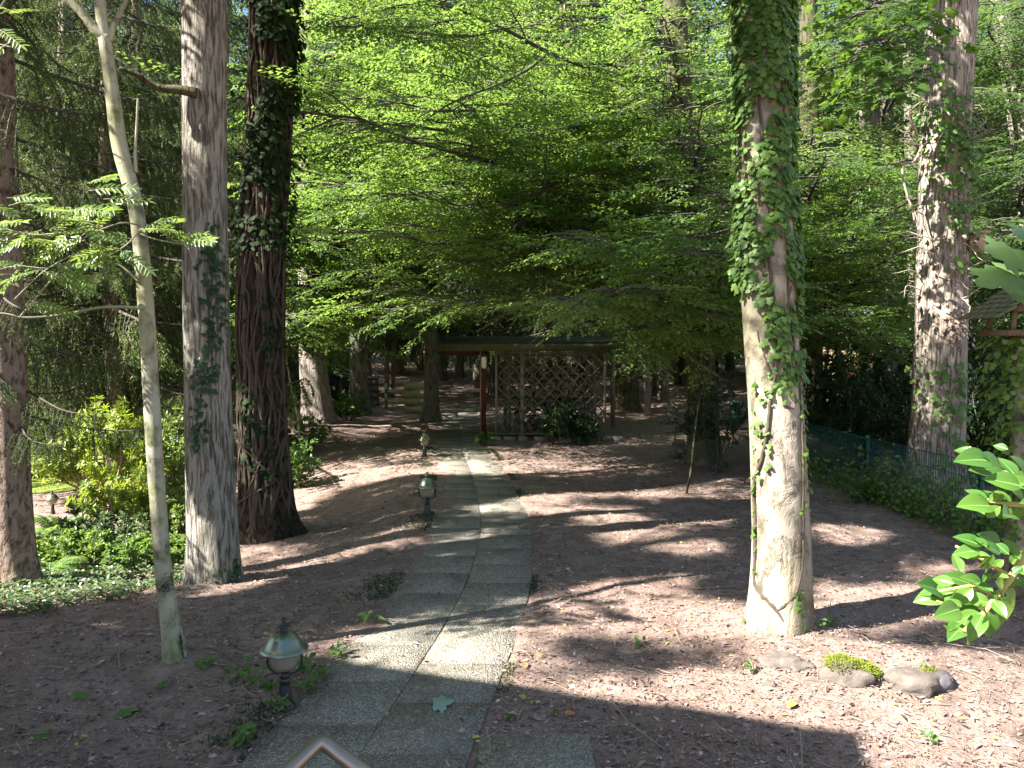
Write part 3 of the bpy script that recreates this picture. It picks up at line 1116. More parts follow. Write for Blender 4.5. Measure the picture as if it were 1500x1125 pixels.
# ================================================================== BIRD FEEDER ON A POST, NEST BOX
fd = 6.6
fc = W(1500, 490, fd)
gz = tz(fc[0], fd)
t = thing('bird_feeder', 'wooden bird feeder house with mossy shingle roof on a post', 'bird feeder', (fc[0], fd, gz))
mb = MB()
mb.add(*box(fc + np.array([0, 0, .0]), (.50, .42, .022)))
for s_ in (-1, 1):
    mb.add(*box(fc + np.array([.255 * s_, 0, .012]), (.02, .45, .05)))
    mb.add(*box(fc + np.array([0, .222 * s_, .012]), (.49, .02, .05)))
part('tray', mb, M['wood_feeder'], t)
for a in (-1, 1):
    for b in (-1, 1):
        part('corner_post', MB().add(*box(fc + np.array([.20 * a, .16 * b, .10]), (.035, .035, .18))), M['wood_feeder'], t)
for s_ in (-1, 1):
    mb = MB()
    for q in range(6):
        f0, f1 = q / 6, (q + 1) / 6 + .05
        e0 = fc + np.array([s_ * (.02 + .36 * f0), 0, .40 - .26 * f0])
        e1_ = fc + np.array([s_ * (.02 + .36 * f1), 0, .40 - .26 * f1 + .012])
        for w_ in range(5):
            yy = (w_ - 2) * .11 + (.02 if q % 2 else -.02)
            mb.add(*bar(e0 + np.array([0, yy, 0]), e1_ + np.array([0, yy, 0]), .104, .012))
    part('shingle_roof', mb, M['shingle'], t)
mb = MB()
for yy in (-.2, .2):
    V = np.array([fc + np.array(v) for v in ((-.25, yy, .19), (.25, yy, .19), (0, yy, .375), (-.25, yy + .015, .19), (.25, yy + .015, .19), (0, yy + .015, .375))])
    mb.add(V, [(0, 1, 4, 3), (1, 2, 5, 4), (2, 0, 3, 5)], [(0, 2, 1), (3, 4, 5)])
part('gable', mb, M['wood_feeder'], t)
V, Q, T = tube([(fc[0] - .02, fd, gz - .1), (fc[0] - .01, fd, gz + .8), (fc[0], fd, fc[2] - .01)], [.085, .075, .07], 14)
feeder_post = part('post', MB().add(V, Q, T), M['bark_beech'], t, True)
FEED = (fc, fd, gz)

nb = W(1430, 356, 10.75)
t = thing('nest_box', 'small bare wood nest box on the side of the pale furrowed trunk', 'nest box', nb)
part('body', MB().add(*box(nb, (.20, .20, .22), rz=-.35)), M['wood_warm'], t)
mb = MB().add(*box(nb + np.array([0, -.02, .135]), (.27, .28, .022), rz=-.35))
part('roof', mb, M['wood_warm'], t)
V, Q = lathe([(.0, 0), (.016, 0), (.016, .004), (.0, .004)], 14)
V = V @ np.array([(1, 0, 0), (0, 0, -1), (0, 1, 0)])
part('entrance_hole', MB().add(V + nb + np.array([-.036, -.101, .04]), Q), M['tyre'], t)
part('batten', MB().add(*box(nb + np.array([-.10, .09, -.02]), (.05, .03, .46), rz=-.35)), M['wood_warm'], t)

# ================================================================== GATE, COMPOSTER, PILLAR, LOW WALL, CAR (far left of the path)
def at(px, d, z=None):
    p = W(px, 562, d)
    p[2] = tz(p[0], d) if z is None else z
    return p


gd = 25.0
ga, gb = at(565, gd), at(598, gd)
t = thing('garden_gate', 'yellowed two board wooden gate at the back left of the path', 'gate', ga)
zt_, zb_ = W(0, 570, gd)[2], W(0, 596, gd)[2]
for z_ in (W(0, 573, gd)[2], W(0, 589, gd)[2]):
    part('board', MB().add(*box(((ga[0] + gb[0]) / 2, gd, z_), (gb[0] - ga[0], .03, .15))), M['wood_gate'], t)
for px in (565, 599):
    g0 = at(px, gd)
    part('post', MB().add(*box((g0[0], gd + .03, (W(0, 564, gd)[2] + g0[2]) / 2), (.09, .09, W(0, 564, gd)[2] - g0[2] + .1))), M['wood_gate'], t)
cd = 24.0
t = thing('compost_bin', 'slatted wooden compost bin behind the slender beech trunk', 'compost bin', at(611, cd))
c0 = at(611, cd)
for q in range(4):
    z_ = c0[2] + .14 + q * .235
    mb = MB()
    mb.add(*box((c0[0], cd - .42, z_), (.70, .03, .19)))
    mb.add(*box((c0[0], cd + .42, z_), (.70, .03, .19)))
    mb.add(*box((c0[0] - .34, cd, z_ + .04), (.03, .80, .15)))
    mb.add(*box((c0[0] + .34, cd, z_ + .04), (.03, .80, .15)))
    part('board', mb, M['wood_gate'], t)
for a in (-1, 1):
    for b in (-1, 1):
        part('post', MB().add(*box((c0[0] + a * .31, cd + b * .38, c0[2] + .5), (.06, .06, 1.08))), M['wood_gate'], t)
c0 = at(545, 26)
t = thing('stone_pillar', 'short rough stone pillar left of the wooden gate', 'pillar', c0)
mb = MB()
rq = np.random.default_rng(2)
for q in range(4):
    for e in (-1, 1):
        mb.add(*box((c0[0] + e * .10, 26, c0[2] + .12 + q * .235), (.19 + rq.normal() * .01, .34, .22), rz=rq.normal() * .04))
part('masonry', mb, M['stone'], t)
part('cap', MB().add(*box((c0[0], 26, c0[2] + .99), (.46, .42, .07))), M['concrete'], t)
a0, a1 = at(478, 27), at(536, 27)
t = thing('brick_wall', 'low red brick wall in front of the dark blue car', 'wall', a0)
mb = MB()
for q in range(5):
    xx = a0[0] - 2.4 + (.11 if q % 2 else 0)
    while xx < a1[0]:
        mb.add(*box((xx + .11, 27, a0[2] + .04 + q * .075), (.21, .11, .065)))
        xx += .22
part('brick_courses', mb, M['brick'], t)
part('coping', MB().add(*box(((a0[0] - 2.4 + a1[0]) / 2, 27, a0[2] + .415), (a1[0] - a0[0] + 2.45, .16, .05))), M['concrete'], t)

cr = at(543, 30)
cz_ = tz(cr[0] - 2, 30)
t = thing('parked_car', 'dark blue car parked behind the two trunks at the left', 'car', (cr[0] - 2.1, 30, cz_))


def car_profile(pts, y0, y1, inset=0.0):
    n = len(pts)
    V = [(cr[0] - x, y0 + inset * (z > .9), cz_ + z) for x, z in pts] + [(cr[0] - x, y1 - inset * (z > .9), cz_ + z) for x, z in pts]
    Q = [(i, (i + 1) % n, n + (i + 1) % n, n + i) for i in range(n)]
    cen = np.array(pts).mean(0)
    V += [(cr[0] - cen[0], y0, cz_ + cen[1]), (cr[0] - cen[0], y1, cz_ + cen[1])]
    T = [(2 * n, (i + 1) % n, i) for i in range(n)] + [(2 * n + 1, n + i, n + (i + 1) % n) for i in range(n)]
    return np.array(V), Q, T


prof = [(0.0, .35), (-.02, .55), (.06, .70), (.9, .86), (1.15, .92), (1.85, 1.40), (2.2, 1.45), (3.1, 1.43), (3.75, 1.05), (4.15, .98), (4.22, .6), (4.18, .32), (3.7, .25), (.4, .25)]
V, Q, T = car_profile(prof, 29.2, 30.8, .16)
b_ = part('body', MB().add(V, Q, T), M['car'], t)
add_bev(b_, .05, 2)
for y_ in (29.21, 30.79):
    w_ = [(1.28, .95), (1.90, 1.34), (3.05, 1.36), (3.58, 1.02)]
    s_ = -1 if y_ < 30 else 1
    V = np.array([(cr[0] - x, y_ + s_ * (.012 - (z > .9) * .10) - s_ * .04 * (z > 1.2), cz_ + z) for x, z in w_])
    part('side_window', MB().add(V, [(0, 1, 2, 3)]), M['dark_glass'], t)
for x_ in (.75, 3.4):
    for y_ in (29.25, 30.75):
        V, Q = lathe([(.0, -.09), (.2, -.10), (.31, -.08), (.33, 0), (.31, .08), (.2, .10), (.0, .09)], 20)
        V = V @ np.array([(1, 0, 0), (0, 0, -1), (0, 1, 0)])
        part('wheel', MB().add(V + np.array([cr[0] - x_, y_, cz_ + .32]), Q), M['tyre'], t, True)
for y_ in (29.45, 30.55):
    V, Q = lathe([(.0, 0), (.09, .0), (.07, .03), (.0, .045)], 14)
    V = V @ np.array([(0, 0, -1), (0, 1, 0), (1, 0, 0)])
    part('headlight', MB().add(V + np.array([cr[0] + .0, y_, cz_ + .60]), Q), M['opal'], t, True)

# small dark cottage with shingled roof beyond the fence
hd = 21.0
ha, hb = at(1205, hd), at(1315, hd)
hz_ = ha[2]
t = thing('playhouse', 'dark garden hut with grey shingle roof behind the fence', 'hut', ((ha[0] + hb[0]) / 2, hd, hz_))
ze, zr = W(0, 492, hd)[2], W(0, 452, hd)[2]
mb = MB().add(*box(((ha[0] + hb[0]) / 2, hd + 1.2, (ze + hz_) / 2), (hb[0] - ha[0], 2.0, ze - hz_)))
part('wall', mb, M['wood_feeder'], t)
for sgn, y0_, y1_ in ((1, hd + .0, hd + 1.2), (-1, hd + 2.4, hd + 1.2)):
    mb = MB()
    for q in range(7):
        f0, f1 = q / 7, (q + 1) / 7 + .03
        A = np.array([0, y0_ + (y1_ - y0_) * f0, ze + (zr - ze) * f0 + .02])
        B = np.array([0, y0_ + (y1_ - y0_) * f1, ze + (zr - ze) * f1])
        xx = ha[0] - .1
        while xx < hb[0] + .1:
            mb.add(*bar(A + np.array([xx + .09, 0, rng.normal() * .006]), B + np.array([xx + .09, 0, 0]), .17, .02))
            xx += .18
    part('shingle_roof', mb, M['slate'], t)
part('door', MB().add(*box(((ha[0] * .6 + hb[0] * .4), hd + .19, hz_ + .8), (.7, .04, 1.6))), M['wood_red'], t)

# grey garage wall far left behind the rhododendron
hd = 30.0
ha, hb = at(190, hd), at(275, hd)
t = thing('garage', 'low grey plastered garage far behind the rhododendron', 'garage', (ha[0], hd, ha[2]))
top_ = W(0, 548, hd)[2]
part('wall', MB().add(*box(((ha[0] + hb[0]) / 2, hd + 2, (top_ + ha[2]) / 2), (hb[0] - ha[0], 4, top_ - ha[2]))), M['plaster'], t)
part('roof', MB().add(*box(((ha[0] + hb[0]) / 2, hd + 2, top_ + .08), (hb[0] - ha[0] + .5, 4.5, .16))), M['felt'], t)
part('door', MB().add(*box((ha[0] * .45 + hb[0] * .55, hd - .03, ha[2] + .95), (.95, .06, 1.9))), M['iron'], t)
# boulder and log by the spruce at far left
rock(60, 610, (1.9, 1.2, 1.3), 'big grey boulder at the edge of the lawn behind the spruce', seed=31, sink=.15, group='', d=19)
# ================================================================== TRUNKS
def smooth(A, k):
    if k < 2:
        return A
    w = np.ones(k) / k
    pad = np.concatenate([np.repeat(A[:1], k // 2, 0), A, np.repeat(A[-1:], k - 1 - k // 2, 0)])
    return np.stack([np.convolve(pad[:, i], w, 'valid') for i in range(A.shape[1])], 1)


def trunk(name, label, cat, pts, d, H, mat, near=False, flare=.45, furrow=.03, group=None, knots=0, seed=0, lean=None):
    """pts: (px, py, width px) from the base upwards"""
    A = np.array([np.append(W(px, py, d), w / F * d / 2) for px, py, w in pts])
    bz = tz(A[0, 0], d)
    A[0, 2] = min(A[0, 2], bz)
    A = np.concatenate([[np.append(A[0, :2], [bz - .12, A[0, 3]])], A[A[:, 2] > bz + .01]])
    dirn = (A[-1, :3] - A[-2, :3]) / max(A[-1, 2] - A[-2, 2], .05)
    dirn = np.clip(dirn, -.12, .12)
    zt_ = max(H, A[-1, 2] + .5)
    for f in (.33, .66, 1.):
        z = A[-1, 2] + (zt_ - A[-1, 2]) * (f if f < 1 else 1) if f == 1 else None
        zz = A[-1, 2]
    top0 = A[-1].copy()
    ext = []
    for f in (.3, .6, 1.0):
        dz = (zt_ - top0[2]) * f
        ext.append(np.array([top0[0] + dirn[0] * dz, top0[1], top0[2] + dz, top0[3] * (1 - .62 * f)]))
    A = np.concatenate([A, ext])
    step = .05 if near else .16
    zz = np.arange(A[0, 2], zt_, step)
    vis = 6.5 if near else 99
    zz = np.concatenate([zz[zz < vis], np.arange(vis, zt_, .4)]) if near else zz
    B = np.stack([np.interp(zz, A[:, 2], A[:, i]) for i in (0, 1, 3)], 1)
    k = max(2, int(.35 / step))
    sm = smooth(B, k | 1)
    if near:
        B = sm
    else:
        B = smooth(B, 3)
    P = np.stack([B[:, 0], B[:, 1], zz], 1)
    R = B[:, 2]
    z0 = A[0, 2] + .12
    rs_ = np.random.default_rng(seed + 77)
    ph = rs_.uniform(0, 6.28, 3)

    def fr(ang, p):
        h = p[..., 2] - z0
        f = 1 + flare * (np.exp(-np.maximum(h, 0) / .20) * (.75 + .5 * np.sin(ang * 3 + ph[0]) * .5 + .3 * np.sin(ang * 5 + ph[1])))
        if furrow:
            q = np.stack([np.cos(ang) * 9 * (.5 if furrow < .012 else 1), np.sin(ang) * 9 * (.5 if furrow < .012 else 1), p[..., 2] * 1.6], -1)
            f = f + furrow * 2 * (vnoise(q.reshape(-1, 3), 1., seed).reshape(ang.shape) - .5)
            q2 = np.stack([np.cos(ang) * 1.2, np.sin(ang) * 1.2, p[..., 2] * 1.1], -1)
            f = f + .10 * (vnoise(q2.reshape(-1, 3), 1., seed + 5).reshape(ang.shape) - .5)
        return f
    root = thing(name, label, cat, (P[0, 0], P[0, 1], z0), group)
    V, Q, T = tube(P, R, 44 if near else 16, True, fr)
    part('trunk', MB().add(V, Q, T), mat, root, True)
    return dict(root=root, P=P, R=R, d=d, z0=z0)


def tpos(tr, z):
    return np.array([np.interp(z, tr['P'][:, 2], tr['P'][:, i]) for i in range(3)])


def trad(tr, z):
    return float(np.interp(z, tr['P'][:, 2], tr['R']))


def surf(tr, px, py, out=.0):
    """point on the near face of a trunk seen at a pixel, with its outward normal"""
    z = W(px, py, tr['d'])[2]
    c = tpos(tr, z)
    r = trad(tr, z)
    q = W(px, py, tr['d'] - r * .7)
    dx = np.clip((q[0] - c[0]) / r, -.97, .97)
    n = np.array([dx, -math.sqrt(1 - dx * dx), 0])
    return np.array([c[0], c[1], z]) + n * (r + out), n


T1 = trunk('spruce_tree', 'red brown spruce trunk at the left edge, sunlit at its foot', 'tree', [(18, 866, 66), (12, 700, 58), (8, 560, 56), (-1, 300, 52), (-4, 190, 48), (-8, 0, 44)], 7.2, 17, M['bark_spruce'], True, .45, .012, seed=1)
T2 = trunk('rowan_tree', 'thin crooked pale trunk with mossy foot, left of the nearest lamp', 'tree',
           [(258, 987, 28), (252, 930, 26), (240, 850, 25), (233, 760, 23.5), (228, 690, 23), (223, 600, 23), (220, 540, 22.5), (214, 450, 22), (208, 380, 21.5), (205, 345, 21), (199, 300, 21), (192, 270, 22), (181, 240, 22), (173, 210, 22), (169, 170, 21), (164, 130, 19), (158, 90, 18), (153, 55, 18), (148, 20, 16), (146, 0, 15)], 5.2, 7.2, M['bark_sapling'], True, .42, .016, seed=2)
T3 = trunk('lime_tree', 'straight grey furrowed trunk with a broken mossy branch and a thin ivy strip', 'tree',
           [(312, 858, 78), (312, 800, 72), (308, 700, 68), (304, 560, 64), (301, 400, 62), (300, 250, 60), (300, 100, 60), (300, 0, 59)], 7.25, 16, M['bark_oak'], True, .16, .035, seed=3)
T4 = trunk('vine_clad_tree', 'dark red brown trunk wrapped in thick twisted ivy stems', 'tree',
           [(390, 782, 92), (390, 720, 78), (383, 620, 72), (380, 500, 70), (384, 350, 68), (393, 200, 68), (400, 80, 68), (402, 0, 68)], 9.8, 16, M['bark_dark'], True, .38, .03, seed=4)
T8 = trunk('beech_tree', 'big smooth pale beech trunk with ivy climbing its upper half', 'tree',
           [(1141, 932, 90), (1143, 880, 86), (1145, 800, 82), (1141, 700, 79), (1136, 600, 77), (1129, 500, 76), (1124, 400, 76), (1119, 280, 76), (1116, 150, 75), (1117, 0, 72)], 5.9, 14, M['bark_beech'], True, .22, .008, seed=8)
T9 = trunk('oak_tree', 'thick pale furrowed oak trunk behind the green fence at the right', 'tree',
           [(1366, 735, 92), (1370, 680, 78), (1376, 600, 72), (1378, 500, 70), (1379, 420, 70), (1381, 330, 69), (1382, 240, 66), (1386, 150, 66), (1390, 70, 68), (1394, 0, 66)], 11.0, 18, M['bark_oak_pale'], True, .35, .022, seed=9)
T10 = trunk('hornbeam_tree', 'dark mossy trunk with stones heaped round its foot, right of the shed', 'tree',
            [(1034, 680, 52), (1030, 640, 46), (1027, 560, 43), (1024, 480, 42), (1018, 380, 40), (1010, 280, 38), (1000, 180, 37), (992, 80, 35), (986, 0, 34)], 14.0, 18, M['bark_mossy'], True, .3, .02, seed=10)
T5 = trunk('leaning_tree', 'pale trunk half in sun, left of the blue car', 'tree', [(466, 612, 46), (463, 580, 42), (458, 530, 38), (455, 450, 35), (452, 300, 32), (450, 0, 26)], 20, 19, M['bark_oak_pale'], flare=.35, seed=5)
T6 = trunk('pale_trunk_tree', 'tall trunk with sunlit pale patches, right of the blue car', 'tree', [(526, 602, 32), (525, 560, 27), (524, 480, 24), (527, 400, 22), (529, 310, 21), (522, 240, 20), (512, 190, 18), (521, 130, 17), (538, 60, 15), (548, 0, 14)], 23, 19, M['bark_grey'], flare=.3, seed=6)
T7 = trunk('slender_beech_tree', 'slender smooth beech trunk standing at the left edge of the path', 'tree', [(632, 617, 26), (632, 590, 22), (631, 540, 19.5), (631, 480, 18.5), (632, 400, 18), (637, 300, 17), (640, 200, 15), (642, 100, 12), (643, 0, 9)], 21.5, 15, M['bark_grey'], flare=.4, furrow=.008, seed=7)
T11 = trunk('dark_spruce_tree', 'thick dark trunk just right of the shed', 'tree', [(917, 592, 42), (917, 560, 36), (916, 500, 34), (915, 300, 30), (914, 0, 24)], 25, 19, M['bark_mossy'], flare=.3, seed=11)
T12 = trunk('thin_tree', 'thin trunk with a sunlit spot between the two dark trunks', 'tree', [(948, 600, 10), (947, 540, 9), (945, 440, 9), (943, 300, 8), (940, 100, 6)], 24, 14, M['bark_oak_pale'], flare=.2, seed=12)
T13 = trunk('dark_oak_tree', 'dark trunk standing close behind the big ivied beech', 'tree', [(1192, 650, 34), (1191, 600, 30), (1189, 450, 29), (1188, 300, 28), (1186, 180, 27), (1184, 0, 25)], 18, 18, M['bark_mossy'], flare=.3, seed=13)
T14 = trunk('maple_tree', 'dark straight trunk among maple leaves left of the pale oak', 'tree', [(1303, 600, 40), (1300, 470, 38), (1294, 300, 35), (1289, 130, 33), (1287, 0, 31)], 19, 18, M['bark_grey'], flare=.3, seed=14)
T15 = trunk('grey_oak_tree', 'thin grey trunk just behind and left of the pale oak', 'tree', [(1345, 600, 22), (1340, 400, 20), (1334, 160, 18), (1331, 0, 17)], 25, 17, M['bark_grey'], flare=.3, seed=15)
T16 = trunk('leaning_birch_tree', 'light leaning trunk at the upper right corner', 'tree', [(1530, 600, 28), (1515, 400, 26), (1495, 210, 24), (1480, 110, 23), (1467, 30, 22), (1462, 0, 21)], 20, 17, M['bark_oak_pale'], flare=.3, seed=16)
T17 = trunk('mossy_foot_tree', 'pale trunk standing behind the rhododendron at the left', 'tree', [(90, 632, 36), (89, 600, 30), (90, 560, 27), (92, 400, 24), (95, 100, 20)], 17, 15, M['bark_oak_pale'], flare=.3, seed=17)
T18 = trunk('grey_spruce_tree', 'bluish grey trunk in the gap right of the shed', 'tree', [(972, 590, 17), (971, 500, 15), (969, 300, 13), (967, 0, 10)], 28, 18, M['bark_grey'], flare=.2, seed=18)
T19 = trunk('twin_stem_tree', 'two thin pale stems above the wooden gate', 'tree', [(567, 590, 7), (566, 500, 6.5), (564, 300, 5)], 30, 13, M['bark_oak_pale'], flare=.2, seed=19)
A_ = tpos(T19, 2.0)
V, Q, T = tube([(A_[0] + .25, 30, T19['z0'] - .1), (A_[0] + .27, 30, 4), (A_[0] + .3, 30, 11)], [.075, .065, .04], 10)
part('trunk', MB().add(V, Q, T), M['bark_oak_pale'], T19['root'], True)


# ---- hand placed limbs
def limb_img(tr, pts, d0, d1, mat, w0, w1, name='limb', parent=None, mb=None):
    P = []
    for i, (px, py) in enumerate(pts):
        f = i / (len(pts) - 1)
        P.append(W(px, py, d0 + (d1 - d0) * f))
    P = np.array(P)
    tt = np.linspace(0, 1, len(P))
    t2 = np.linspace(0, 1, len(P) * 5)
    P = smooth(np.stack([np.interp(t2, tt, P[:, i]) for i in range(3)], 1), 5)
    V, Q, T = tube(P, np.linspace(w0, w1, len(P)), 8)
    if mb is not None:
        mb.add(V, Q, T)
    else:
        part(name, MB().add(V, Q, T), mat, tr['root'], True)
    return P


# broken branch of the lime
limb_img(T3, [(292, 137), (262, 131), (232, 130), (215, 121), (200, 108), (172, 99)], 7.05, 6.8, M['bark_mossy'], .048, .018, 'broken_branch')
limb_img(T2, [(160, 58), (140, 45), (120, 18), (90, -10), (60, -50)], 5.2, 5.1, M['bark_sapling'], .034, .02, 'limb')
limb_img(T2, [(160, 62), (165, 40), (175, 20), (185, 0), (190, -40)], 5.2, 5.25, M['bark_sapling'], .022, .014, 'limb')
limb_img(T2, [(200, 255), (197, 230), (200, 190), (202, 140)], 5.2, 5.22, M['bark_sapling'], .013, .006, 'limb')

# rowan leaves: pinnate fronds on thin branches reaching left
def pinnate(mb, wood, base, d, up, L, n, ll, lw, r):
    d = norm(d)
    s = norm(np.cross(up, d))
    up = np.cross(d, s)
    P, D, N = [], [], []
    pts = []
    for i in range(n):
        f = .18 + .82 * i / (n - 1)
        q = base + d * L * f + up * (-.16 * L * f * f)
        for sd in (-1, 1):
            P.append(q)
            D.append(d * .55 + s * sd * .85 - up * .15 + r.normal(size=3) * .08)
            N.append(up + r.normal(size=3) * .15)
    q = base + d * L + up * (-.16 * L)
    P.append(q)
    D.append(d - up * .3)
    N.append(up)
    leaves(mb, P, D, N, ll * r.uniform(.8, 1.1, len(P)), lw, SH6, np.clip(r.random() * .6 + r.random(len(P)) * .4, 0, 1), r)
    V, Q, T = tube([base, base + d * L * .5 - up * .04 * L, q], [.0022, .0018, .001], 4, False)
    wood.add(V, Q)


rr_ = np.random.default_rng(21)
wood, fol = MB(), MB()
rowan_branches = [
    ([(213, 452), (190, 450), (150, 449), (110, 458), (70, 464), (28, 466), (0, 458)], 5.15, 4.9, .011, .006),
    ([(28, 466), (50, 440), (75, 410), (95, 390), (110, 370)], 4.9, 4.75, .006, .003),
    ([(20, 440), (35, 425), (60, 400), (85, 384), (110, 372), (100, 362), (90, 356)], 4.9, 4.7, .005, .003),
    ([(-30, 470), (0, 458), (20, 462), (28, 466)], 4.85, 4.9, .006, .006),
    ([(-60, 400), (0, 392), (40, 390), (65, 394), (90, 385)], 4.7, 4.7, .006, .003),
    ([(202, 340), (190, 355), (175, 366), (160, 375)], 5.15, 5.0, .006, .003),
    ([(204, 342), (225, 350), (255, 356), (275, 360), (278, 372)], 5.15, 5.0, .006, .002),
    ([(205, 330), (180, 325), (150, 335), (120, 350)], 5.15, 4.8, .006, .003),
    ([(-60, 320), (-10, 330), (40, 345), (90, 342), (140, 330)], 4.6, 4.8, .007, .003),
    ([(-60, 30), (-20, 60), (20, 70)], 4.9, 4.8, .006, .003),
    ([(60, -50), (30, -30), (0, 10), (-15, 40)], 5.1, 4.9, .01, .004),
    ([(206, 415), (180, 390), (165, 385), (150, 380)], 5.15, 5.1, .009, .004)]
for pts, d0, d1, w0, w1 in rowan_branches:
    P = limb_img(T2, pts, d0, d1, None, w0, w1, mb=wood)
frond_px = [(205, 335, 60, -12), (215, 330, 50, -28), (235, 345, 60, -16), (255, 352, 45, -6), (262, 356, 40, -14), (195, 350, -40, -10), (170, 365, -50, 6), (165, 372, -45, 18), (150, 338, -60, -10), (140, 330, -50, -24),
            (120, 350, -60, 10), (120, 345, -40, 30), (95, 342, -55, 4), (100, 340, -30, 34), (60, 345, -60, 12), (50, 340, -50, 30), (35, 345, -45, -20), (20, 338, -60, -10), (20, 345, -40, 22), (0, 330, -40, -12), (75, 335, 30, -26),
            (110, 372, 45, -20), (105, 372, 40, 14), (90, 356, -40, -10), (65, 394, -45, 10), (40, 390, -45, -14), (10, 392, -40, 10), (30, 390, -20, 28), (85, 384, 30, 24), (60, 400, 50, 18), (50, 440, 40, 14), (28, 420, -30, -20),
            (5, 440, -30, -18), (0, 470, -20, -22), (140, 332, 20, -38), (175, 366, 25, 20), (90, 400, 40, 26), (125, 355, 30, 20), (10, 66, -30, 20), (-5, 40, 30, 26), (0, 20, 20, -10), (-10, 330, 40, -20), (40, 300, 40, 10), (10, 290, 45, -8), (60, 310, 50, -18), (110, 305, 50, -6), (150, 300, 50, -18), (-20, 300, 50, 14),
            (132, 276, 30, -4), (128, 268, 26, -16)]
for px, py, dx, dy in frond_px:
    for rep in range(2):
        dd = rr_.uniform(4.6, 5.05)
        b = W(px + rr_.normal() * 5 * rep, py + rr_.normal() * 6 * rep, dd)
        e = W(px + dx, py + dy * .7, dd + rr_.uniform(-.12, .05))
        pinnate(fol, wood, b, e - b, np.array([rr_.normal() * .4, -.45 + rr_.normal() * .35, .8]), rr_.uniform(.17, .25), 8, .058, .019, rr_)
part('branches', wood, M['rowan_wood'], T2['root'])
part('foliage', fol, M['rowan'], T2['root'])
# moss on the foot of the crooked trunk
mb = MB()
for px, py, s_ in [(260, 945, 14), (262, 955, 12), (256, 962, 10), (265, 935, 8), (247, 850, 9), (243, 858, 7), (268, 962, 8)]:
    for q in range(130):
        P, n_ = surf(T2, px + rr_.normal() * s_ * .40, py + rr_.normal() * s_ * .7, .002)
        leaves(mb, [P], [n_ + rdir(1, rr_)[0] * .9], rdir(1, rr_), .016, .006, NEE)
part('moss', mb, M['dark_leaf'], T2['root'])

# ================================================================== IVY PLANTS ON TRUNKS
def ivy_leaves(mb, tr, cands, size, r, out=(.01, .07), hang=.75):
    P, D, N, L = [], [], [], []
    for px, py in cands:
        p, n_ = surf(tr, px, py, r.uniform(*out))
        P.append(p)
        sd = np.array([-n_[1], n_[0], 0])
        D.append(np.array([0, 0, -hang]) + sd * r.normal() * .55 + n_ * .35)
        N.append(n_ + np.array([0, 0, .45]) + r.normal(size=3) * .35)
        L.append(size * r.uniform(.55, 1.25))
    L = np.array(L)
    leaves(mb, P, D, N, L, L * .98, IVY, np.clip(r.beta(1.6, 1.8, len(P)), 0, 1), r)


def stem(mb, tr, pts, w0, w1, out=.012, n=7):
    P = []
    for i in range(len(pts) - 1):
        for f in np.linspace(0, 1, 6, endpoint=False):
            px = pts[i][0] + (pts[i + 1][0] - pts[i][0]) * f
            py = pts[i][1] + (pts[i + 1][1] - pts[i][1]) * f
            P.append(surf(tr, px, py, out)[0])
    P.append(surf(tr, pts[-1][0], pts[-1][1], out)[0])
    P = np.array(P)
    if len(P) > 5:
        P = smooth(P, 3)
    P = P + rr_.normal(size=P.shape) * .003
    V, Q, T = tube(P, np.linspace(w0, w1, len(P)), n)
    mb.add(V, Q, T)


t8i = thing('ivy_vine', 'green ivy climbing the smooth pale beech trunk', 'ivy', tuple(surf(T8, 1165, 925)[0]))
mb = MB()
for pts, w0, w1 in [([(1165, 935), (1160, 925), (1150, 905), (1136, 880), (1118, 862), (1106, 840), (1104, 790), (1106, 730), (1116, 680), (1122, 640), (1127, 580), (1134, 530), (1130, 480), (1128, 430), (1122, 380), (1120, 300), (1112, 200), (1108, 100), (1110, 0)], .017, .010),
                    ([(1136, 880), (1152, 866), (1163, 850), (1170, 820), (1172, 780)], .012, .006), ([(1172, 780), (1173, 700), (1172, 620), (1168, 560), (1158, 500), (1150, 440), (1150, 300), (1140, 100)], .009, .008),
                    ([(1140, 590), (1158, 596), (1162, 584), (1158, 572)], .006, .004), ([(1104, 790), (1100, 840), (1098, 900), (1094, 925)], .007, .004),
                    ([(1120, 400), (1105, 330), (1095, 260), (1092, 150)], .008, .005), ([(1140, 520), (1146, 470), (1155, 420)], .006, .004), ([(1130, 560), (1118, 520), (1108, 480)], .005, .003)]:
    stem(mb, T8, pts, w0, w1)
part('stems', mb, M['vine'], t8i, True)
ri = np.random.default_rng(33)
cands = []
while len(cands) < 2500:
    py = ri.uniform(-60, 560)
    xl = np.interp(py, [-60, 190, 260, 340, 430, 500, 560], [1072, 1070, 1074, 1082, 1095, 1118, 1140])
    px = ri.uniform(xl - 6, 1176)
    dens = np.interp(py, [-60, 200, 400, 470, 560], [1, .95, .8, .5, .2])
    bare = 190 < py < 265 and px < 1112
    if vnoise([[px * .045, py * .03, 0]], 1., 5)[0] < .30 and py > 150:
        continue
    if ri.random() > dens * (.25 if bare else 1):
        continue
    if py > 430 and px < 1128 - (500 - py) * .3 and ri.random() < .8:
        continue
    cands.append((px, py))
mb = MB()
ivy_leaves(mb, T8, cands, .056, ri, (.008, .05))
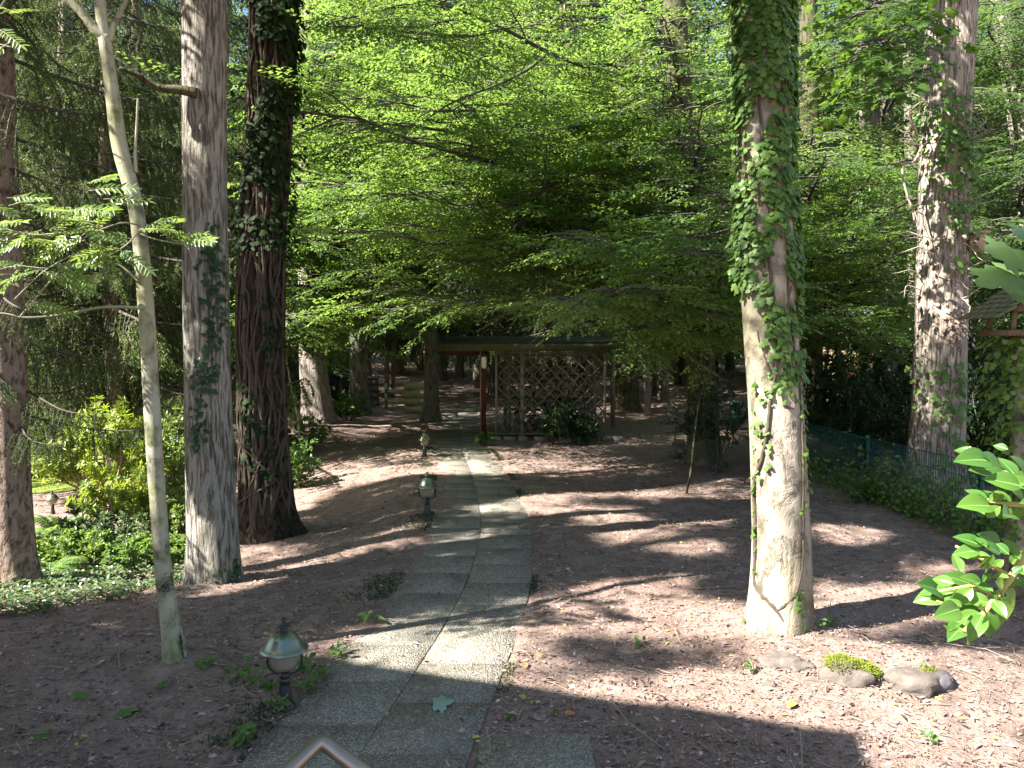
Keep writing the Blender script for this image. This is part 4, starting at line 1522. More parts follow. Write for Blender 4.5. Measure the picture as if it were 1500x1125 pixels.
# leaves standing out at both sides of the trunk
P, D, N = [], [], []
for q in range(520):
    py = ri.uniform(-60, 430)
    z = W(1120, py, 5.9)[2]
    c = tpos(T8, z)
    r_ = trad(T8, z)
    a = ri.choice([0, PI]) + ri.normal() * .6
    if abs(a) < 1.3 and ri.random() < .2:
        continue
    if abs(a) > 1.3 and (py > 420 or 180 < py < 280) and ri.random() < .8:
        continue
    n_ = np.array([math.cos(a), math.sin(a), 0])
    P.append(np.array([c[0], c[1], z]) + n_ * (r_ + ri.uniform(.01, .07)))
    D.append(np.array([0, 0, -.7]) + n_ * .4 + ri.normal(size=3) * .3)
    N.append(n_ + np.array([0, -.5, .4]) + ri.normal(size=3) * .3)
leaves(mb, P, D, N, .056 * ri.uniform(.6, 1.2, len(P)), .052, IVY, ri.beta(1.6, 1.8, len(P)), ri)
# tufts lower down
c2 = [(1176 + ri.normal() * 4, ri.uniform(540, 700)) for q in range(34)] + [(1140 + ri.normal() * 10, 555 + ri.normal() * 14) for q in range(40)] + [(1118 + ri.normal() * 5, ri.uniform(560, 700)) for q in range(26)] + \
     [(1104 + ri.normal() * 3, ri.uniform(690, 930)) for q in range(22)] + [(1166 + ri.normal() * 5, ri.uniform(850, 930)) for q in range(26)] + [(1130 + ri.normal() * 16, ri.uniform(895, 930)) for q in range(16)] + [(1175 + ri.normal() * 4, ri.uniform(700, 840)) for q in range(8)]
ivy_leaves(mb, T8, c2, .042, ri, (.006, .03))
part('leaves', mb, M['ivy'], t8i)

t4i = thing('ivy_vine', 'tangle of thick brown ivy stems wrapping the dark trunk', 'ivy', tuple(surf(T4, 375, 770)[0]))
mb = MB()
for q in range(26):
    x = ri.uniform(350, 425)
    pts = []
    x0_ = x
    w_ = ri.uniform(.008, .026)
    ptop = ri.uniform(-50, 560) if q > 12 else -60
    y = 785 - ri.uniform(0, 20)
    xs = x
    while y > ptop:
        f = (785 - y) / 785
        cen = np.interp(y, [0, 200, 350, 500, 620, 785], [402, 393, 384, 380, 383, 390])
        hw_ = np.interp(y, [0, 500, 700, 785], [32, 33, 36, 44])
        xs = np.clip(xs + ri.normal() * 6, cen - hw_, cen + hw_)
        pts.append((xs, y))
        y -= ri.uniform(24, 48)
    if len(pts) > 2:
        stem(mb, T4, pts, w_, w_ * .7, w_ * .6)
for pts in ([(345, 735), (365, 722), (392, 706), (412, 690)], [(350, 640), (372, 660), (400, 690), (418, 720)], [(425, 600), (405, 630), (385, 670), (366, 720)]):
    stem(mb, T4, pts, .016, .010, .03)
part('stems', mb, M['vine'], t4i, True)
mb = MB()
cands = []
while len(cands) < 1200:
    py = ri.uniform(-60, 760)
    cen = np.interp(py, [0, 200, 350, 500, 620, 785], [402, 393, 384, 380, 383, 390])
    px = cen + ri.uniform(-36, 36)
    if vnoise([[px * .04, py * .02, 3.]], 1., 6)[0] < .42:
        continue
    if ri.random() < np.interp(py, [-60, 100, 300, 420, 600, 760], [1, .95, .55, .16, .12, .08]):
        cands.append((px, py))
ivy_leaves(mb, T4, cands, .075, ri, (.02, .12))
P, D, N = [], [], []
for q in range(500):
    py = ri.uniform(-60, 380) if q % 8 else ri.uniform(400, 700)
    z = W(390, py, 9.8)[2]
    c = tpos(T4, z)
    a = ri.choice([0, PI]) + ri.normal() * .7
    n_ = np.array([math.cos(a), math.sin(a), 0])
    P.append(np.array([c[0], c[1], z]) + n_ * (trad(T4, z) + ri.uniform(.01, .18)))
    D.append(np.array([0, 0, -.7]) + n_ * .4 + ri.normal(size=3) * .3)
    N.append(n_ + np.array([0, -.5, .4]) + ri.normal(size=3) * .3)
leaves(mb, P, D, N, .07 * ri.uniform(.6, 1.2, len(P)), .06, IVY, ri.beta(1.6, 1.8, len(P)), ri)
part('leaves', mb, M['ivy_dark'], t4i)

t3i = thing('ivy_vine', 'thin ivy strip on the grey furrowed trunk', 'ivy', tuple(surf(T3, 305, 690)[0]))
mb = MB()
stem(mb, T3, [(288, 650), (292, 620), (298, 580), (306, 540), (310, 500), (308, 450), (312, 400), (306, 340)], .006, .003, .006)
part('stems', mb, M['vine'], t3i, True)
cands = [(np.interp(y, [330, 400, 500, 560, 620, 650], [312, 314, 312, 304, 293, 290]) + ri.normal() * np.interp(y, [330, 400, 540, 650], [7, 8, 8, 5]), y) for y in np.concatenate([ri.uniform(330, 560, 150), ri.uniform(540, 655, 70)])]
cands += [(332 + ri.normal() * 9, 838 + ri.normal() * 10) for q in range(46)]
mb = MB()
ivy_leaves(mb, T3, cands, .052, ri, (.006, .03))
part('leaves', mb, M['dark_leaf'], t3i)

t9i = thing('ivy_vine', 'partly dead ivy with bare twigs on the pale oak trunk', 'ivy', tuple(surf(T9, 1390, 700)[0]))
mb = MB()
cands = []
for q in range(520):
    k_ = ri.random()
    if k_ < .5:
        px, py = 1402 + ri.normal() * 14, 265 + ri.normal() * 50
    elif k_ < .7:
        px, py = 1380 + ri.normal() * 22, 190 + ri.normal() * 24
    elif k_ < .85:
        px, py = 1388 + ri.normal() * 16, ri.uniform(530, 600)
    else:
        px, py = 1395 + ri.normal() * 14, ri.uniform(600, 735)
    cands.append((px, py))
ivy_leaves(mb, T9, cands, .085, ri, (.02, .20))
part('leaves', mb, M['ivy'], t9i)
cands = [(1380 + ri.normal() * 22, 385 + ri.normal() * 42) for q in range(75)] + [(1396 + ri.normal() * 14, 480 + ri.normal() * 14) for q in range(120)]
mb = MB()
ivy_leaves(mb, T9, cands, .06, ri, (.01, .08))
t = NT('withered_ivy_leaf')
M['withered'] = t.finish(t.ramp(t.var(), [(0, (.14, .10, .075)), (1, (.34, .27, .22))]), .8, .2)
part('dead_leaves', mb, M['withered'], t9i)
mb = MB()
for q in range(60):
    px, py = 1380 + ri.uniform(-34, 34), ri.choice([ri.uniform(150, 230), ri.uniform(290, 500)])
    p, n_ = surf(T9, px, py)
    sd = np.sign(px - 1380)
    pts = [p]
    dd = norm(n_ * .6 + np.array([sd * .8, -.2, ri.normal() * .5]))
    for k_ in range(5):
        dd = norm(dd + ri.normal(size=3) * .35)
        pts.append(pts[-1] + dd * ri.uniform(.06, .15))
    V, Q, T = tube(pts, np.linspace(.010, .003, len(pts)), 5, False)
    mb.add(V, Q)
for pts in ([(1352, 210), (1340, 240), (1322, 236), (1322, 260), (1330, 290), (1338, 310), (1340, 330)], [(1345, 200), (1335, 180), (1330, 165)]):
    limb_img(T9, pts, 10.7, 10.6, None, .02, .012, mb=mb)
part('bare_twigs', mb, M['twig'], t9i)

# ivy on the feeder post
fc, fd_, fgz = FEED
tfi = thing('ivy_vine', 'ivy wrapping the post of the bird feeder', 'ivy', (fc[0], fd_ - .1, fgz))
mb = MB()
n = 900
zz = fgz + (fc[2] - fgz) * (1 - ri.random(n) ** 1.6 * .75)
a = ri.uniform(0, 2 * PI, n)
nn = np.stack([np.cos(a), np.sin(a), np.zeros(n)], 1)
rad = .10 + ri.random(n) * np.interp(zz, [fgz, fgz + 1, fgz + 1.4, fc[2]], [.02, .05, .20, .26])
P = np.stack([fc[0] + nn[:, 0] * rad, fd_ + nn[:, 1] * rad, zz - .03], 1)
leaves(mb, P, nn * .5 + np.array([0, 0, -.7]) + ri.normal(size=(n, 3)) * .3, nn + np.array([0, 0, .5]) + ri.normal(size=(n, 3)) * .3, .06 * ri.uniform(.6, 1.2, n), .055, IVY, ri.random(n), ri)
part('leaves', mb, M['ivy'], tfi)
V, Q, T = tube([(fc[0] - .09, fd_ - .03, fgz), (fc[0] - .06, fd_ - .08, fgz + .6), (fc[0] - .09, fd_ - .02, fgz + 1.3)], .012, 7)
part('stems', MB().add(V, Q, T), M['vine'], tfi, True)

# ================================================================== SPRUCE BRANCHES
def spruce_branch(seed, hang=.55, dens=1.0):
    r = np.random.default_rng(seed)
    mb = MB()
    wd = MB()
    n = 14
    t_ = np.linspace(0, 1, n)
    ax = np.stack([t_, .05 * np.sin(t_ * 5 + seed), -.26 * t_ + .16 * t_ ** 3 - .06], 1)
    V, Q, T = tube(ax, np.linspace(.014, .003, n), 5, False)
    wd.add(V, Q)
    P, D = [], []
    ns = int(30 * dens)
    for i in range(ns):
        f = .14 + .86 * i / (ns - 1)
        b = np.array([np.interp(f, t_, ax[:, k]) for k in range(3)])
        sd = 1 if i % 2 else -1
        L = .36 * (1.08 - f) ** .7 * r.uniform(.6, 1.25) + .05
        d = norm(np.array([.55, sd * .8, -hang * r.uniform(.3, 1.4)]))
        m = 6
        pts = [b]
        for k in range(m):
            d = norm(d + np.array([.0, 0, -hang * .28]) + r.normal(size=3) * .06)
            pts.append(pts[-1] + d * L / m)
        pts = np.array(pts)
        V, Q, T = tube(pts, np.linspace(.004, .0015, m + 1), 3, False)
        wd.add(V, Q)
        for k in range(1, m + 1):
            P.append((pts[k - 1], pts[k]))
            # short secondary shoots hanging
            if r.random() < .75:
                e = norm(d + np.array([0, r.normal() * .7, -hang * .8 + r.normal() * .3]))
                P.append((pts[k], pts[k] + e * L * r.uniform(.18, .38)))
    A = np.array([p[0] for p in P])
    B = np.array([p[1] for p in P])
    dd = B - A
    ln = np.linalg.norm(dd, axis=1)
    nn_ = 9
    f = (np.arange(nn_) + .5) / nn_
    base = (A[:, None] + dd[:, None] * f[None, :, None]).reshape(-1, 3)
    dn = np.repeat(norm(dd), nn_, 0)
    nd = dn * .75 + rdir(len(base), r) * .85
    leaves(mb, base, nd, rdir(len(base), r), r.uniform(.018, .034, len(base)), .0062, NEE, np.repeat(r.random(len(A)), nn_), r)
    return np.concatenate(mb.V), np.concatenate(mb.T), np.concatenate(mb.tv), np.concatenate(wd.V), np.concatenate(wd.Q)


SB = [spruce_branch(s, h) for s, h in ((1, .5), (2, .75), (3, .35), (4, .95), (5, .6))]


def place_branch(fol, wood, b, az, L, pitch, k, roll=0., leaf=True):
    V, T, tv, WV, WQ = SB[k % len(SB)]
    c, s = math.cos(az), math.sin(az)
    cp, sp = math.cos(pitch), math.sin(pitch)
    cr_, sr_ = math.cos(roll), math.sin(roll)
    R = np.array([(c, -s, 0), (s, c, 0), (0, 0, 1)]) @ np.array([(cp, 0, -sp), (0, 1, 0), (sp, 0, cp)]) @ np.array([(1, 0, 0), (0, cr_, -sr_), (0, sr_, cr_)])
    if leaf:
        fol.add(V @ R.T * L + b, T=T, var=tv)
    wood.add(WV @ R.T * L + b, WQ)


def spruce(name, label, x, d, H, z0c, Lmax, r0, seed, group=None, nb=70, mat='spruce', whole=True, only=None):
    r = np.random.default_rng(seed)
    bz = tz(x, d)
    root = thing(name, label, 'tree', (x, d, bz), group)
    zz = np.linspace(-.15, H, 40)
    P = np.stack([x + .05 * np.sin(zz), d + 0 * zz, bz + zz], 1)
    V, Q, T = tube(P, np.interp(zz, [-.15, .3, H], [r0 * 1.4, r0, .03]), 12)
    part('trunk', MB().add(V, Q, T), M['bark_spruce'], root, True)
    fol, wood = MB(), MB()
    for i in range(nb):
        f = (i + r.random()) / nb
        z = z0c + (H - z0c) * f ** 1.15
        L = Lmax * (1 - .85 * ((z - z0c) / (H - z0c))) * r.uniform(.7, 1.15)
        az = i * 2.4 + r.normal() * .3
        place_branch(fol, wood, np.array([x, d, bz + z]), az, L, r.uniform(-.12, .2) - .05, r.integers(5), r.normal() * .25)
    # dead lower branches
    for i in range(14):
        z = r.uniform(.8, z0c + 1)
        a = r.uniform(0, 6.28)
        L = r.uniform(.5, 1.8)
        b = np.array([x, d, bz + z])
        e = b + np.array([math.cos(a), math.sin(a), -.12]) * L
        V, Q, T = tube([b, (b + e) / 2 + r.normal(size=3) * .05, e], [.016, .01, .004], 5, False)
        wood.add(V, Q)
    part('branches', wood, M['dead'], root)
    part('foliage', fol, M[mat], root)
    return root


sp_group = 'spruces with hanging twigs at the left'
S1 = spruce('hanging_spruce_tree', 'spruce with hanging grey green twigs right behind the thin crooked trunk', W(165, 562, 14.5)[0], 14.5, 17, 2.0, 3.4, .16, 41, sp_group, 120, 'spruce_tip')
S2 = spruce('hanging_spruce_tree', 'dark drooping spruce left of the crooked trunk, above the lawn', W(20, 562, 14.5)[0], 14.5, 17, 2.0, 3.3, .17, 42, sp_group, 110)
S3 = dup(S2, (W(280, 562, 27)[0], 27, tz(W(280, 562, 27)[0], 27)), 2.1, 'spruce deep in the shade behind the grey furrowed trunk', scale=1.3)
S4 = dup(S1, (W(-60, 562, 17.5)[0], 17.5, tz(W(-60, 562, 17.5)[0], 17.5)), 4.0, 'spruce at the far left edge, mostly outside the photo', scale=1.05)
S5 = dup(S1, (W(110, 562, 21)[0], 21, tz(W(110, 562, 21)[0], 21)), 1.1, 'spruce farther back above the lawn lamp', scale=1.25)
S6 = dup(S2, (W(340, 562, 25)[0], 25, tz(W(340, 562, 25)[0], 25)), 3.0, 'spruce between the furrowed trunk and the vine clad trunk', scale=1.2)
S7 = dup(S2, (W(215, 562, 22)[0], 22, tz(W(215, 562, 22)[0], 22)), 5.0, 'tall spruce in front of the grey garage', scale=1.35)
S8 = dup(S1, (W(830, 562, 26)[0], 26, tz(W(830, 562, 26)[0], 26)), .4, 'drooping spruce directly behind the shed roof', 'spruces behind the shed', scale=1.3)
S9 = dup(S2, (W(730, 562, 30)[0], 30, tz(W(730, 562, 30)[0], 30)), 2.7, 'dark spruce behind the left end of the shed', 'spruces behind the shed', scale=1.4)
# boughs of the spruce at the left edge
fol, wood = MB(), MB()
rb = np.random.default_rng(5)
for px, py, az, L, k in [(24, 560, -.3, 1.0, 0), (22, 590, .2, 1.1, 3), (20, 610, -.6, .8, 1), (0, 180, .3, 1.5, 2), (-5, 120, -.4, 1.5, 3), (0, 60, .5, 1.6, 1), (10, 420, -.8, 1.0, 3), (10, 300, .9, 1.4, 1), (-5, 20, -.9, 1.8, 0), (5, 480, .6, 1.2, 3), (0, 520, -1.2, 1.0, 4), (0, 230, -.1, 1.2, 4)]:
    b = W(px, py, 7.2)
    place_branch(fol, wood, b, az, L, -.1, k)
for q in range(30):
    z = rb.uniform(8.5, 16)
    place_branch(fol, wood, np.append(tpos(T1, z)[:2], z), rb.uniform(0, 6.28), 2.6 * (1.1 - z / 19), 0, q)
part('branches', wood, M['dead'], T1['root'])
part('foliage', fol, M['spruce'], T1['root'])

# bare dark twigs between the trunks at the upper left
# ================================================================== BROADLEAF CROWNS IN VIEW
LOW = ([380, 420, 470, 520, 560, 640, 700, 760, 830, 900, 960, 1040, 1090], [500, 515, 470, 460, 455, 395, 345, 345, 370, 405, 415, 480, 470])


def targets(n, x0, x1, y0, low, d0, d1, r):
    out = []
    while len(out) < n:
        px, py = r.uniform(x0, x1), r.uniform(y0, 520)
        lim = np.interp(px, *LOW) if low is None else low
        if py > lim - 12:
            continue
        out.append(W(px, py, r.uniform(d0, d1)))
    return out


def sheet(n, r):
    # the sunward face of the big crown
    out = []
    while len(out) < n:
        px, py = r.uniform(480, 1085), r.uniform(-70, 500)
        if py > np.interp(px, *LOW) - 12:
            continue
        d = np.interp(px, [440, 1085], [14.6, 9.4]) + (330 - py) / 1127 * 12 * .45 + r.normal() * .55
        out.append(W(px, py, d))
    return out


def crown_to(tr, tg, seed, mat, r0=.05, scale=1.0, protos=SPRAYS, shape=SH6, wr=.64, rise=.16, step=.26, sub=.30, t0=.28, extra=None, keep=None):
    r = np.random.default_rng(seed)
    keep = keep or sunkeep
    wood, fol = MB(), MB()
    for B in tg:
        ax = tpos(tr, B[2])
        L = math.hypot(B[0] - ax[0], B[1] - ax[1])
        zs = np.clip(B[2] - rise * L + r.normal() * .3, tr['z0'] + 1.8, tr['P'][-1, 2] - .3)
        A = tpos(tr, zs)
        A[2] = zs
        leafy_limb(wood, fol, A, B, r0 * (.5 + .1 * L), t0, .05, step, sub, .24, scale, protos, shape, wr, r, keep=keep)
    if extra:
        extra(wood, fol, r)
    part('branches', wood, M['branch'], tr['root'], True)
    part('foliage', fol, M[mat], tr['root'])


rt = np.random.default_rng(101)
SUNLIT = [tpos(T5, 0) * np.array([1, 1, 0]) + np.array([-.1, -.3, z]) for z in np.arange(.4, 2.6, .3)] + [tpos(T6, 0) * np.array([1, 1, 0]) + np.array([0, 0, z]) for z in (.6, 1.4, 2.2, 3.4, 5.2, 6.6, 7.4)]
SUNLIT += [tpos(T9, 0) * np.array([1, 1, 0]) + np.array([0, 0, z]) for z in np.arange(.8, 5.2, .3)] + [tpos(T7, 0) * np.array([1, 1, 0]) + np.array([0, 0, z]) for z in (.3, .8, 1.6)]
SUNLIT += [G(px, py) for px, py in ((450, 690), (480, 670), (520, 655), (560, 640), (600, 660), (540, 680), (500, 690), (660, 640), (680, 628), (590, 640), (440, 660))]
SUNLIT = np.array(SUNLIT)


def sunkeep(O):
    v = O[:, None, :] + np.array([0, 0, -.05]) - SUNLIT[None]
    s = v @ SUN
    dist = np.linalg.norm(v - s[..., None] * SUN, axis=2)
    px, py, dep = proj(O)
    rnd = _h(np.floor(O[:, 0] * 977).astype(np.int64), np.floor(O[:, 1] * 977).astype(np.int64), np.floor(O[:, 2] * 977).astype(np.int64), 5)
    for tr_, hw_, lo, hi in ((T10, .32, 0, 330), (T7, .25, 190, 440), (T6, .28, 150, 420)):
        cx_ = np.interp(O[:, 2], tr_['P'][:, 2], tr_['P'][:, 0])
        view = np.abs(O[:, 0] / np.maximum(O[:, 1], .1) - cx_ / tr_['d']) < hw_ / tr_['d'] * 1.2
        gone = np.where(view & (py > lo - 40) & (py < hi) & (O[:, 1] < tr_['d']) & (rnd < .62), 1, 0)
        O = np.where(gone[:, None] > 0, np.array([0, 0, -50.]), O)
    low = (O[:, 2] < -40) | (O[:, 0] > -1.6) & (O[:, 0] < 1.9) & (O[:, 1] > 7.5) & (O[:, 1] < 17.6) & (O[:, 2] < 2.25 + O[:, 1] * (.016 + .040 * vnoise(O, .9, 3)))
    return ~(((dist < .36) & (s > .35)).any(1) | low)




def hb_extra(wood, fol, r):
    # the long dark limbs drawn across the leaves
    for pts, d0, d1, w0 in [([(1000, 140), (955, 125), (900, 108), (850, 95), (800, 76), (740, 42), (660, 10), (600, -10)], 13.8, 10.5, .055),
                            ([(1006, 190), (960, 180), (900, 176), (850, 182), (780, 198), (720, 212), (660, 222)], 13.8, 11, .05),
                            ([(800, 80), (770, 105), (720, 128), (660, 150), (620, 178)], 12.3, 10.5, .03), ([(1010, 240), (940, 240), (870, 246), (810, 268), (760, 292), (690, 310)], 13.8, 11, .04),
                            ([(740, 42), (680, 55), (600, 48), (540, 40), (470, 38)], 11.4, 9.5, .028), ([(1016, 330), (960, 330), (900, 345), (850, 372)], 13.8, 12.5, .03),
                            ([(1020, 400), (1060, 380), (1090, 350)], 13.8, 12.5, .03), ([(1022, 450), (980, 455), (940, 470)], 13.8, 12.2, .025), ([(1022, 470), (1060, 480), (1080, 500)], 13.8, 12.8, .022)]:
        P = limb_img(T10, pts, d0, d1, None, w0, w0 * .25, mb=wood)
        for f in np.linspace(.3, 1, 9):
            q = P[min(int(f * (len(P) - 1)), len(P) - 1)]
            e = q + np.array([r.normal() * .9, r.normal() * .9, r.normal() * .18])
            leafy_limb(wood, fol, q, e, .012, .1, .04, .2, .35, .22, 1., SPRAYS, SH6, .64, r, keep=sunkeep)


GSH = [np.array([rt.uniform(-.4, 4.0), rt.uniform(12.3, 15.5), 0]) + SUN * rt.uniform(4.6, 8.5) for q in range(9)]
crown_to(T10, sheet(56, rt) + GSH + targets(6, 800, 1085, 330, 500, 8.0, 9.2, rt) + targets(8, 760, 1085, 0, None, 12, 15, rt), 201, 'beech', extra=hb_extra)
SHD = [np.array([rt.uniform(-1.2, 2.6), 17.5, rt.uniform(0, 2.2)]) + SUN * rt.uniform(5.0, 9.0) for q in range(9)]
crown_to(T7, SHD + targets(24, 450, 760, -80, None, 15, 22, rt) + targets(12, 640, 900, -80, None, 17, 23, rt), 202, 'beech', scale=1.1)
crown_to(T6, targets(26, 420, 640, -80, None, 14, 23, rt), 203, 'beech', scale=1.1)
crown_to(T5, targets(22, 405, 560, 0, None, 13, 20, rt) + targets(6, 405, 500, 300, None, 12, 16, rt), 204, 'beech', scale=1.05)
rt = np.random.default_rng(102)
crown_to(T13, targets(12, 1180, 1345, 190, 490, 10.5, 16, rt) + [W(px, py, d) for px, py, d in ((1330, 232, 11.5), (1340, 345, 11), (1210, 225, 12), (1220, 330, 12), (1290, 470, 12.5), (1200, 465, 12), (1250, 350, 12), (1190, 190, 12))] + targets(10, 1060, 1200, 0, 420, 13, 18, rt), 205, 'beech')
crown_to(T14, targets(24, 1190, 1440, -80, 420, 14.5, 20, rt), 206, 'beech_far', scale=1.2)
crown_to(T16, targets(26, 1400, 1580, -100, 460, 13, 21, rt), 207, 'beech_far', scale=1.2)
crown_to(T15, targets(16, 1300, 1480, -100, 400, 20, 27, rt), 208, 'beech_far', scale=1.4)
crown_to(T11, targets(16, 800, 1090, -80, 480, 19, 27, rt), 209, 'beech_far', scale=1.4)
crown_to(T12, targets(10, 860, 1080, 100, 500, 19, 25, rt), 210, 'beech_far', scale=1.3)
crown_to(T18, targets(14, 900, 1200, -80, 470, 22, 30, rt), 211, 'beech_far', scale=1.5)
crown_to(T19, targets(12, 480, 660, 100, 500, 24, 31, rt), 212, 'beech_far', scale=1.5)
crown_to(T17, targets(8, 0, 180, -60, 200, 14, 18, rt), 213, 'beech_far', scale=1.3)
# small branch of hand sized maple leaves hanging dark in front of the sky
MSPR = [make_spray(70 + s, L=.7, nside=3, leafL=.125, droop=.25, gap=.15) for s in range(4)]
crown_to(T9, [W(px, py, d) for px, py, d in ((1310, 80, 9.5), (1290, 60, 9), (1250, 90, 8.5), (1230, 30, 8), (1270, 130, 9), (1220, 100, 8.6))] + [W(rt.uniform(1150, 1340), rt.uniform(-330, -60), rt.uniform(8, 10)) for q in range(10)], 214, 'maple_green', keep=lambda O: sunkeep(O) & sunkeep(O + np.array([.3, .1, 0])) & sunkeep(O - np.array([.3, .1, 0])) & sunkeep(O + np.array([0, 0, .35])) & (proj(O)[0] < 1350), r0=.022, rise=-.25, protos=MSPR, shape=MAP, wr=1.0, t0=.5, step=.35, scale=.9)
# ================================================================== SHRUBS
def shrub(name, label, p, H, Rr, seed, mat, nst=9, group=None, leafL=.07, wr=.5, dense=1.0, stem_mat='branch', low=.15, cat='shrub', rosette=False, stemw=.014):
    r = np.random.default_rng(seed)
    p = np.asarray(p, float)
    root = thing(name, label, cat, p, group)
    fol, wood = MB(), MB()
    for i in range(nst):
        a = i * 2.4 + r.normal() * .4
        rr = Rr * math.sqrt((i + .6) / nst)
        e = p + np.array([rr * math.cos(a), rr * math.sin(a), H * (1 - .55 * (rr / Rr) ** 2) * r.uniform(.8, 1.08)])
        P = limb_poly(p + np.array([math.cos(a), math.sin(a), 0]) * .10, e, .10, .08, 8, r)
        V, Q, T = tube(P, np.linspace(stemw, .004, 8), 5, False)
        wood.add(V, Q)
        nb = int(11 * dense)
        for j in range(nb):
            f = low + (1 - low) * (j + r.random()) / nb
            k = min(f * 7, 6.999)
            q = P[int(k)] + (P[int(k) + 1] - P[int(k)]) * (k - int(k))
            d = norm(rdir(1, r)[0] * np.array([1, 1, .5]) + np.array([0, 0, .35]))
            L = r.uniform(.12, .34) * H * .6
            e2 = q + d * L
            V, Q, T = tube([q, (q + e2) / 2 + r.normal(size=3) * .01, e2], [.005, .004, .002], 4, False)
            wood.add(V, Q)
            if rosette:
                for cpt in (e2, q + d * L * .55):
                    m = r.integers(8, 13)
                    aa = np.arange(m) * 2.4
                    t1 = norm(np.cross(d, rdir(1, r)[0]))
                    t2 = np.cross(d, t1)
                    up = norm(d + np.array([0, 0, .8]))
                    DD = np.cos(aa)[:, None] * t1 + np.sin(aa)[:, None] * t2 + up * r.uniform(-.05, .7, m)[:, None]
                    leaves(fol, np.repeat(cpt[None], m, 0) + r.normal(size=(m, 3)) * .008, DD, up + r.normal(size=(m, 3)) * .2, leafL * r.uniform(.7, 1.15, m), leafL * wr * .6, SH6, np.clip(.5 * r.random() + .5 * r.random(m), 0, 1), r)
            else:
                m = int(12 * dense)
                ff = r.random(m)
                PP = q + (e2 - q) * ff[:, None]
                DD = d + rdir(m, r) * .9
                leaves(fol, PP, DD, rdir(m, r) * .55 + np.array([0, -.1, .9]), leafL * r.uniform(.6, 1.15, m), leafL * wr, SH6, np.clip(.5 * r.random() + .5 * r.random(m), 0, 1), r)
    part('stems', wood, M[stem_mat], root, True)
    part('foliage', fol, M[mat], root)
    return root


M['rhodo_stem'] = plain_mat('rhododendron_stem', (.22, .16, .11), .9, var=.3)
shrub('rhododendron', 'tall yellow green rhododendron with bare brown stems in front of the lawn', at(150, 12), 1.75, 1.0, 61, 'rhodo', 15, leafL=.12, stem_mat='rhodo_stem', rosette=True, low=.5, dense=1.1, stemw=.03)
shrub('rhododendron', 'dark lower rhododendron at the foot of the tall yellow green one', at(185, 10.8), .95, .75, 62, 'rhodo', 9, leafL=.11, rosette=True, low=.35, stem_mat='rhodo_stem')
shrub('leafy_shrub', 'light green leafy shrub seen between the crooked trunk and the furrowed trunk', at(256, 12.5), 1.5, .75, 63, 'rowan', 14, leafL=.075, dense=1.3)
shrub('leafy_shrub', 'low bright green shrub behind the furrowed trunk', at(250, 10.3), .75, .55, 64, 'rowan', 10, leafL=.07, dense=1.2)
shrub('leafy_shrub', 'sunlit low green shrub at the foot of the pale half lit trunk', at(443, 16.0), .85, .75, 65, 'weed', 12, leafL=.08, dense=1.2)
shrub('leafy_shrub', 'low green bush between the half lit trunk and the tall pale trunk', at(508, 21), .75, 1.1, 66, 'weed', 13, leafL=.09, dense=1.2)
shrub('leafy_shrub', 'bright green nettle like clump just right of the vine clad trunk', at(428, 13.2), .9, .45, 67, 'weed', 10, leafL=.075, dense=1.2)
shrub('rhododendron', 'young green rhododendron growing against the shed lattice', at(826, 16.9), .95, .62, 68, 'dark_leaf', 10, leafL=.13, rosette=True, low=.3, stem_mat='rhodo_stem')
shrub('rhododendron', 'smaller rhododendron below the right end of the shed lattice', at(856, 16.9), .62, .36, 69, 'dark_leaf', 8, leafL=.12, rosette=True, low=.3)
shrub('holly_shrub', 'dark holly bush in front of the mossy hornbeam trunk', W(1050, 560, 13.2) * np.array([1, 1, 0]), 1.75, .72, 70, 'dark_leaf', 13, leafL=.06, dense=1.5, low=.45)
shrub('low_shrub', 'small green plant at the corner of the shed footing', at(712, 16.4), .28, .3, 71, 'weed', 8, leafL=.06)
shrub('leafy_shrub', 'tall loose green bush hiding the rear of the dark blue car', at(432, 24), 1.9, 1.0, 72, 'beech_far', 14, leafL=.09, dense=1.4)
shrub('leafy_shrub', 'shadowy green bush in front of the low brick wall', at(500, 25.5), .8, .7, 73, 'dark_leaf', 10, leafL=.08, dense=1.3)
fr_ = np.random.default_rng(9)


def fern(p, R_, n, label, seed):
    r = np.random.default_rng(seed)
    root = thing('fern', label, 'fern', p, 'ferns at the left')
    fol, wood = MB(), MB()
    for i in range(n):
        a = i * 2.4 + r.normal() * .2
        L = R_ * r.uniform(.75, 1.1)
        d = np.array([math.cos(a), math.sin(a), 0])
        t_ = np.linspace(0, 1, 20)
        up_ = r.uniform(.6, 1.0)
        P = p + d * (L * t_)[:, None] * .8 + np.array([0, 0, 1.]) * (L * up_ * (t_ * 1.3 - 1.0 * t_ ** 2))[:, None]
        V, Q, T = tube(P, np.linspace(.004, .001, 20), 4, False)
        wood.add(V, Q)
        tg = norm(np.gradient(P, axis=0))
        s = norm(np.cross(tg, np.array([0, 0, 1.])))
        for sd in (-1, 1):
            wl = .30 * L * np.sin(PI * np.clip(t_ * .93 + .07, 0, 1)) ** .8
            leaves(fol, P[2:], (s * sd + tg * .35)[2:] + np.array([0, 0, -.15]), np.cross(s, tg)[2:] + r.normal(size=(18, 3)) * .1, wl[2:], L * .055, SH4, np.clip(r.random() * .6 + .4 * r.random(18), 0, 1), r)
    part('fronds', fol, M['fern'], root)
    part('stalks', wood, M['rowan_wood'], root)
    return root


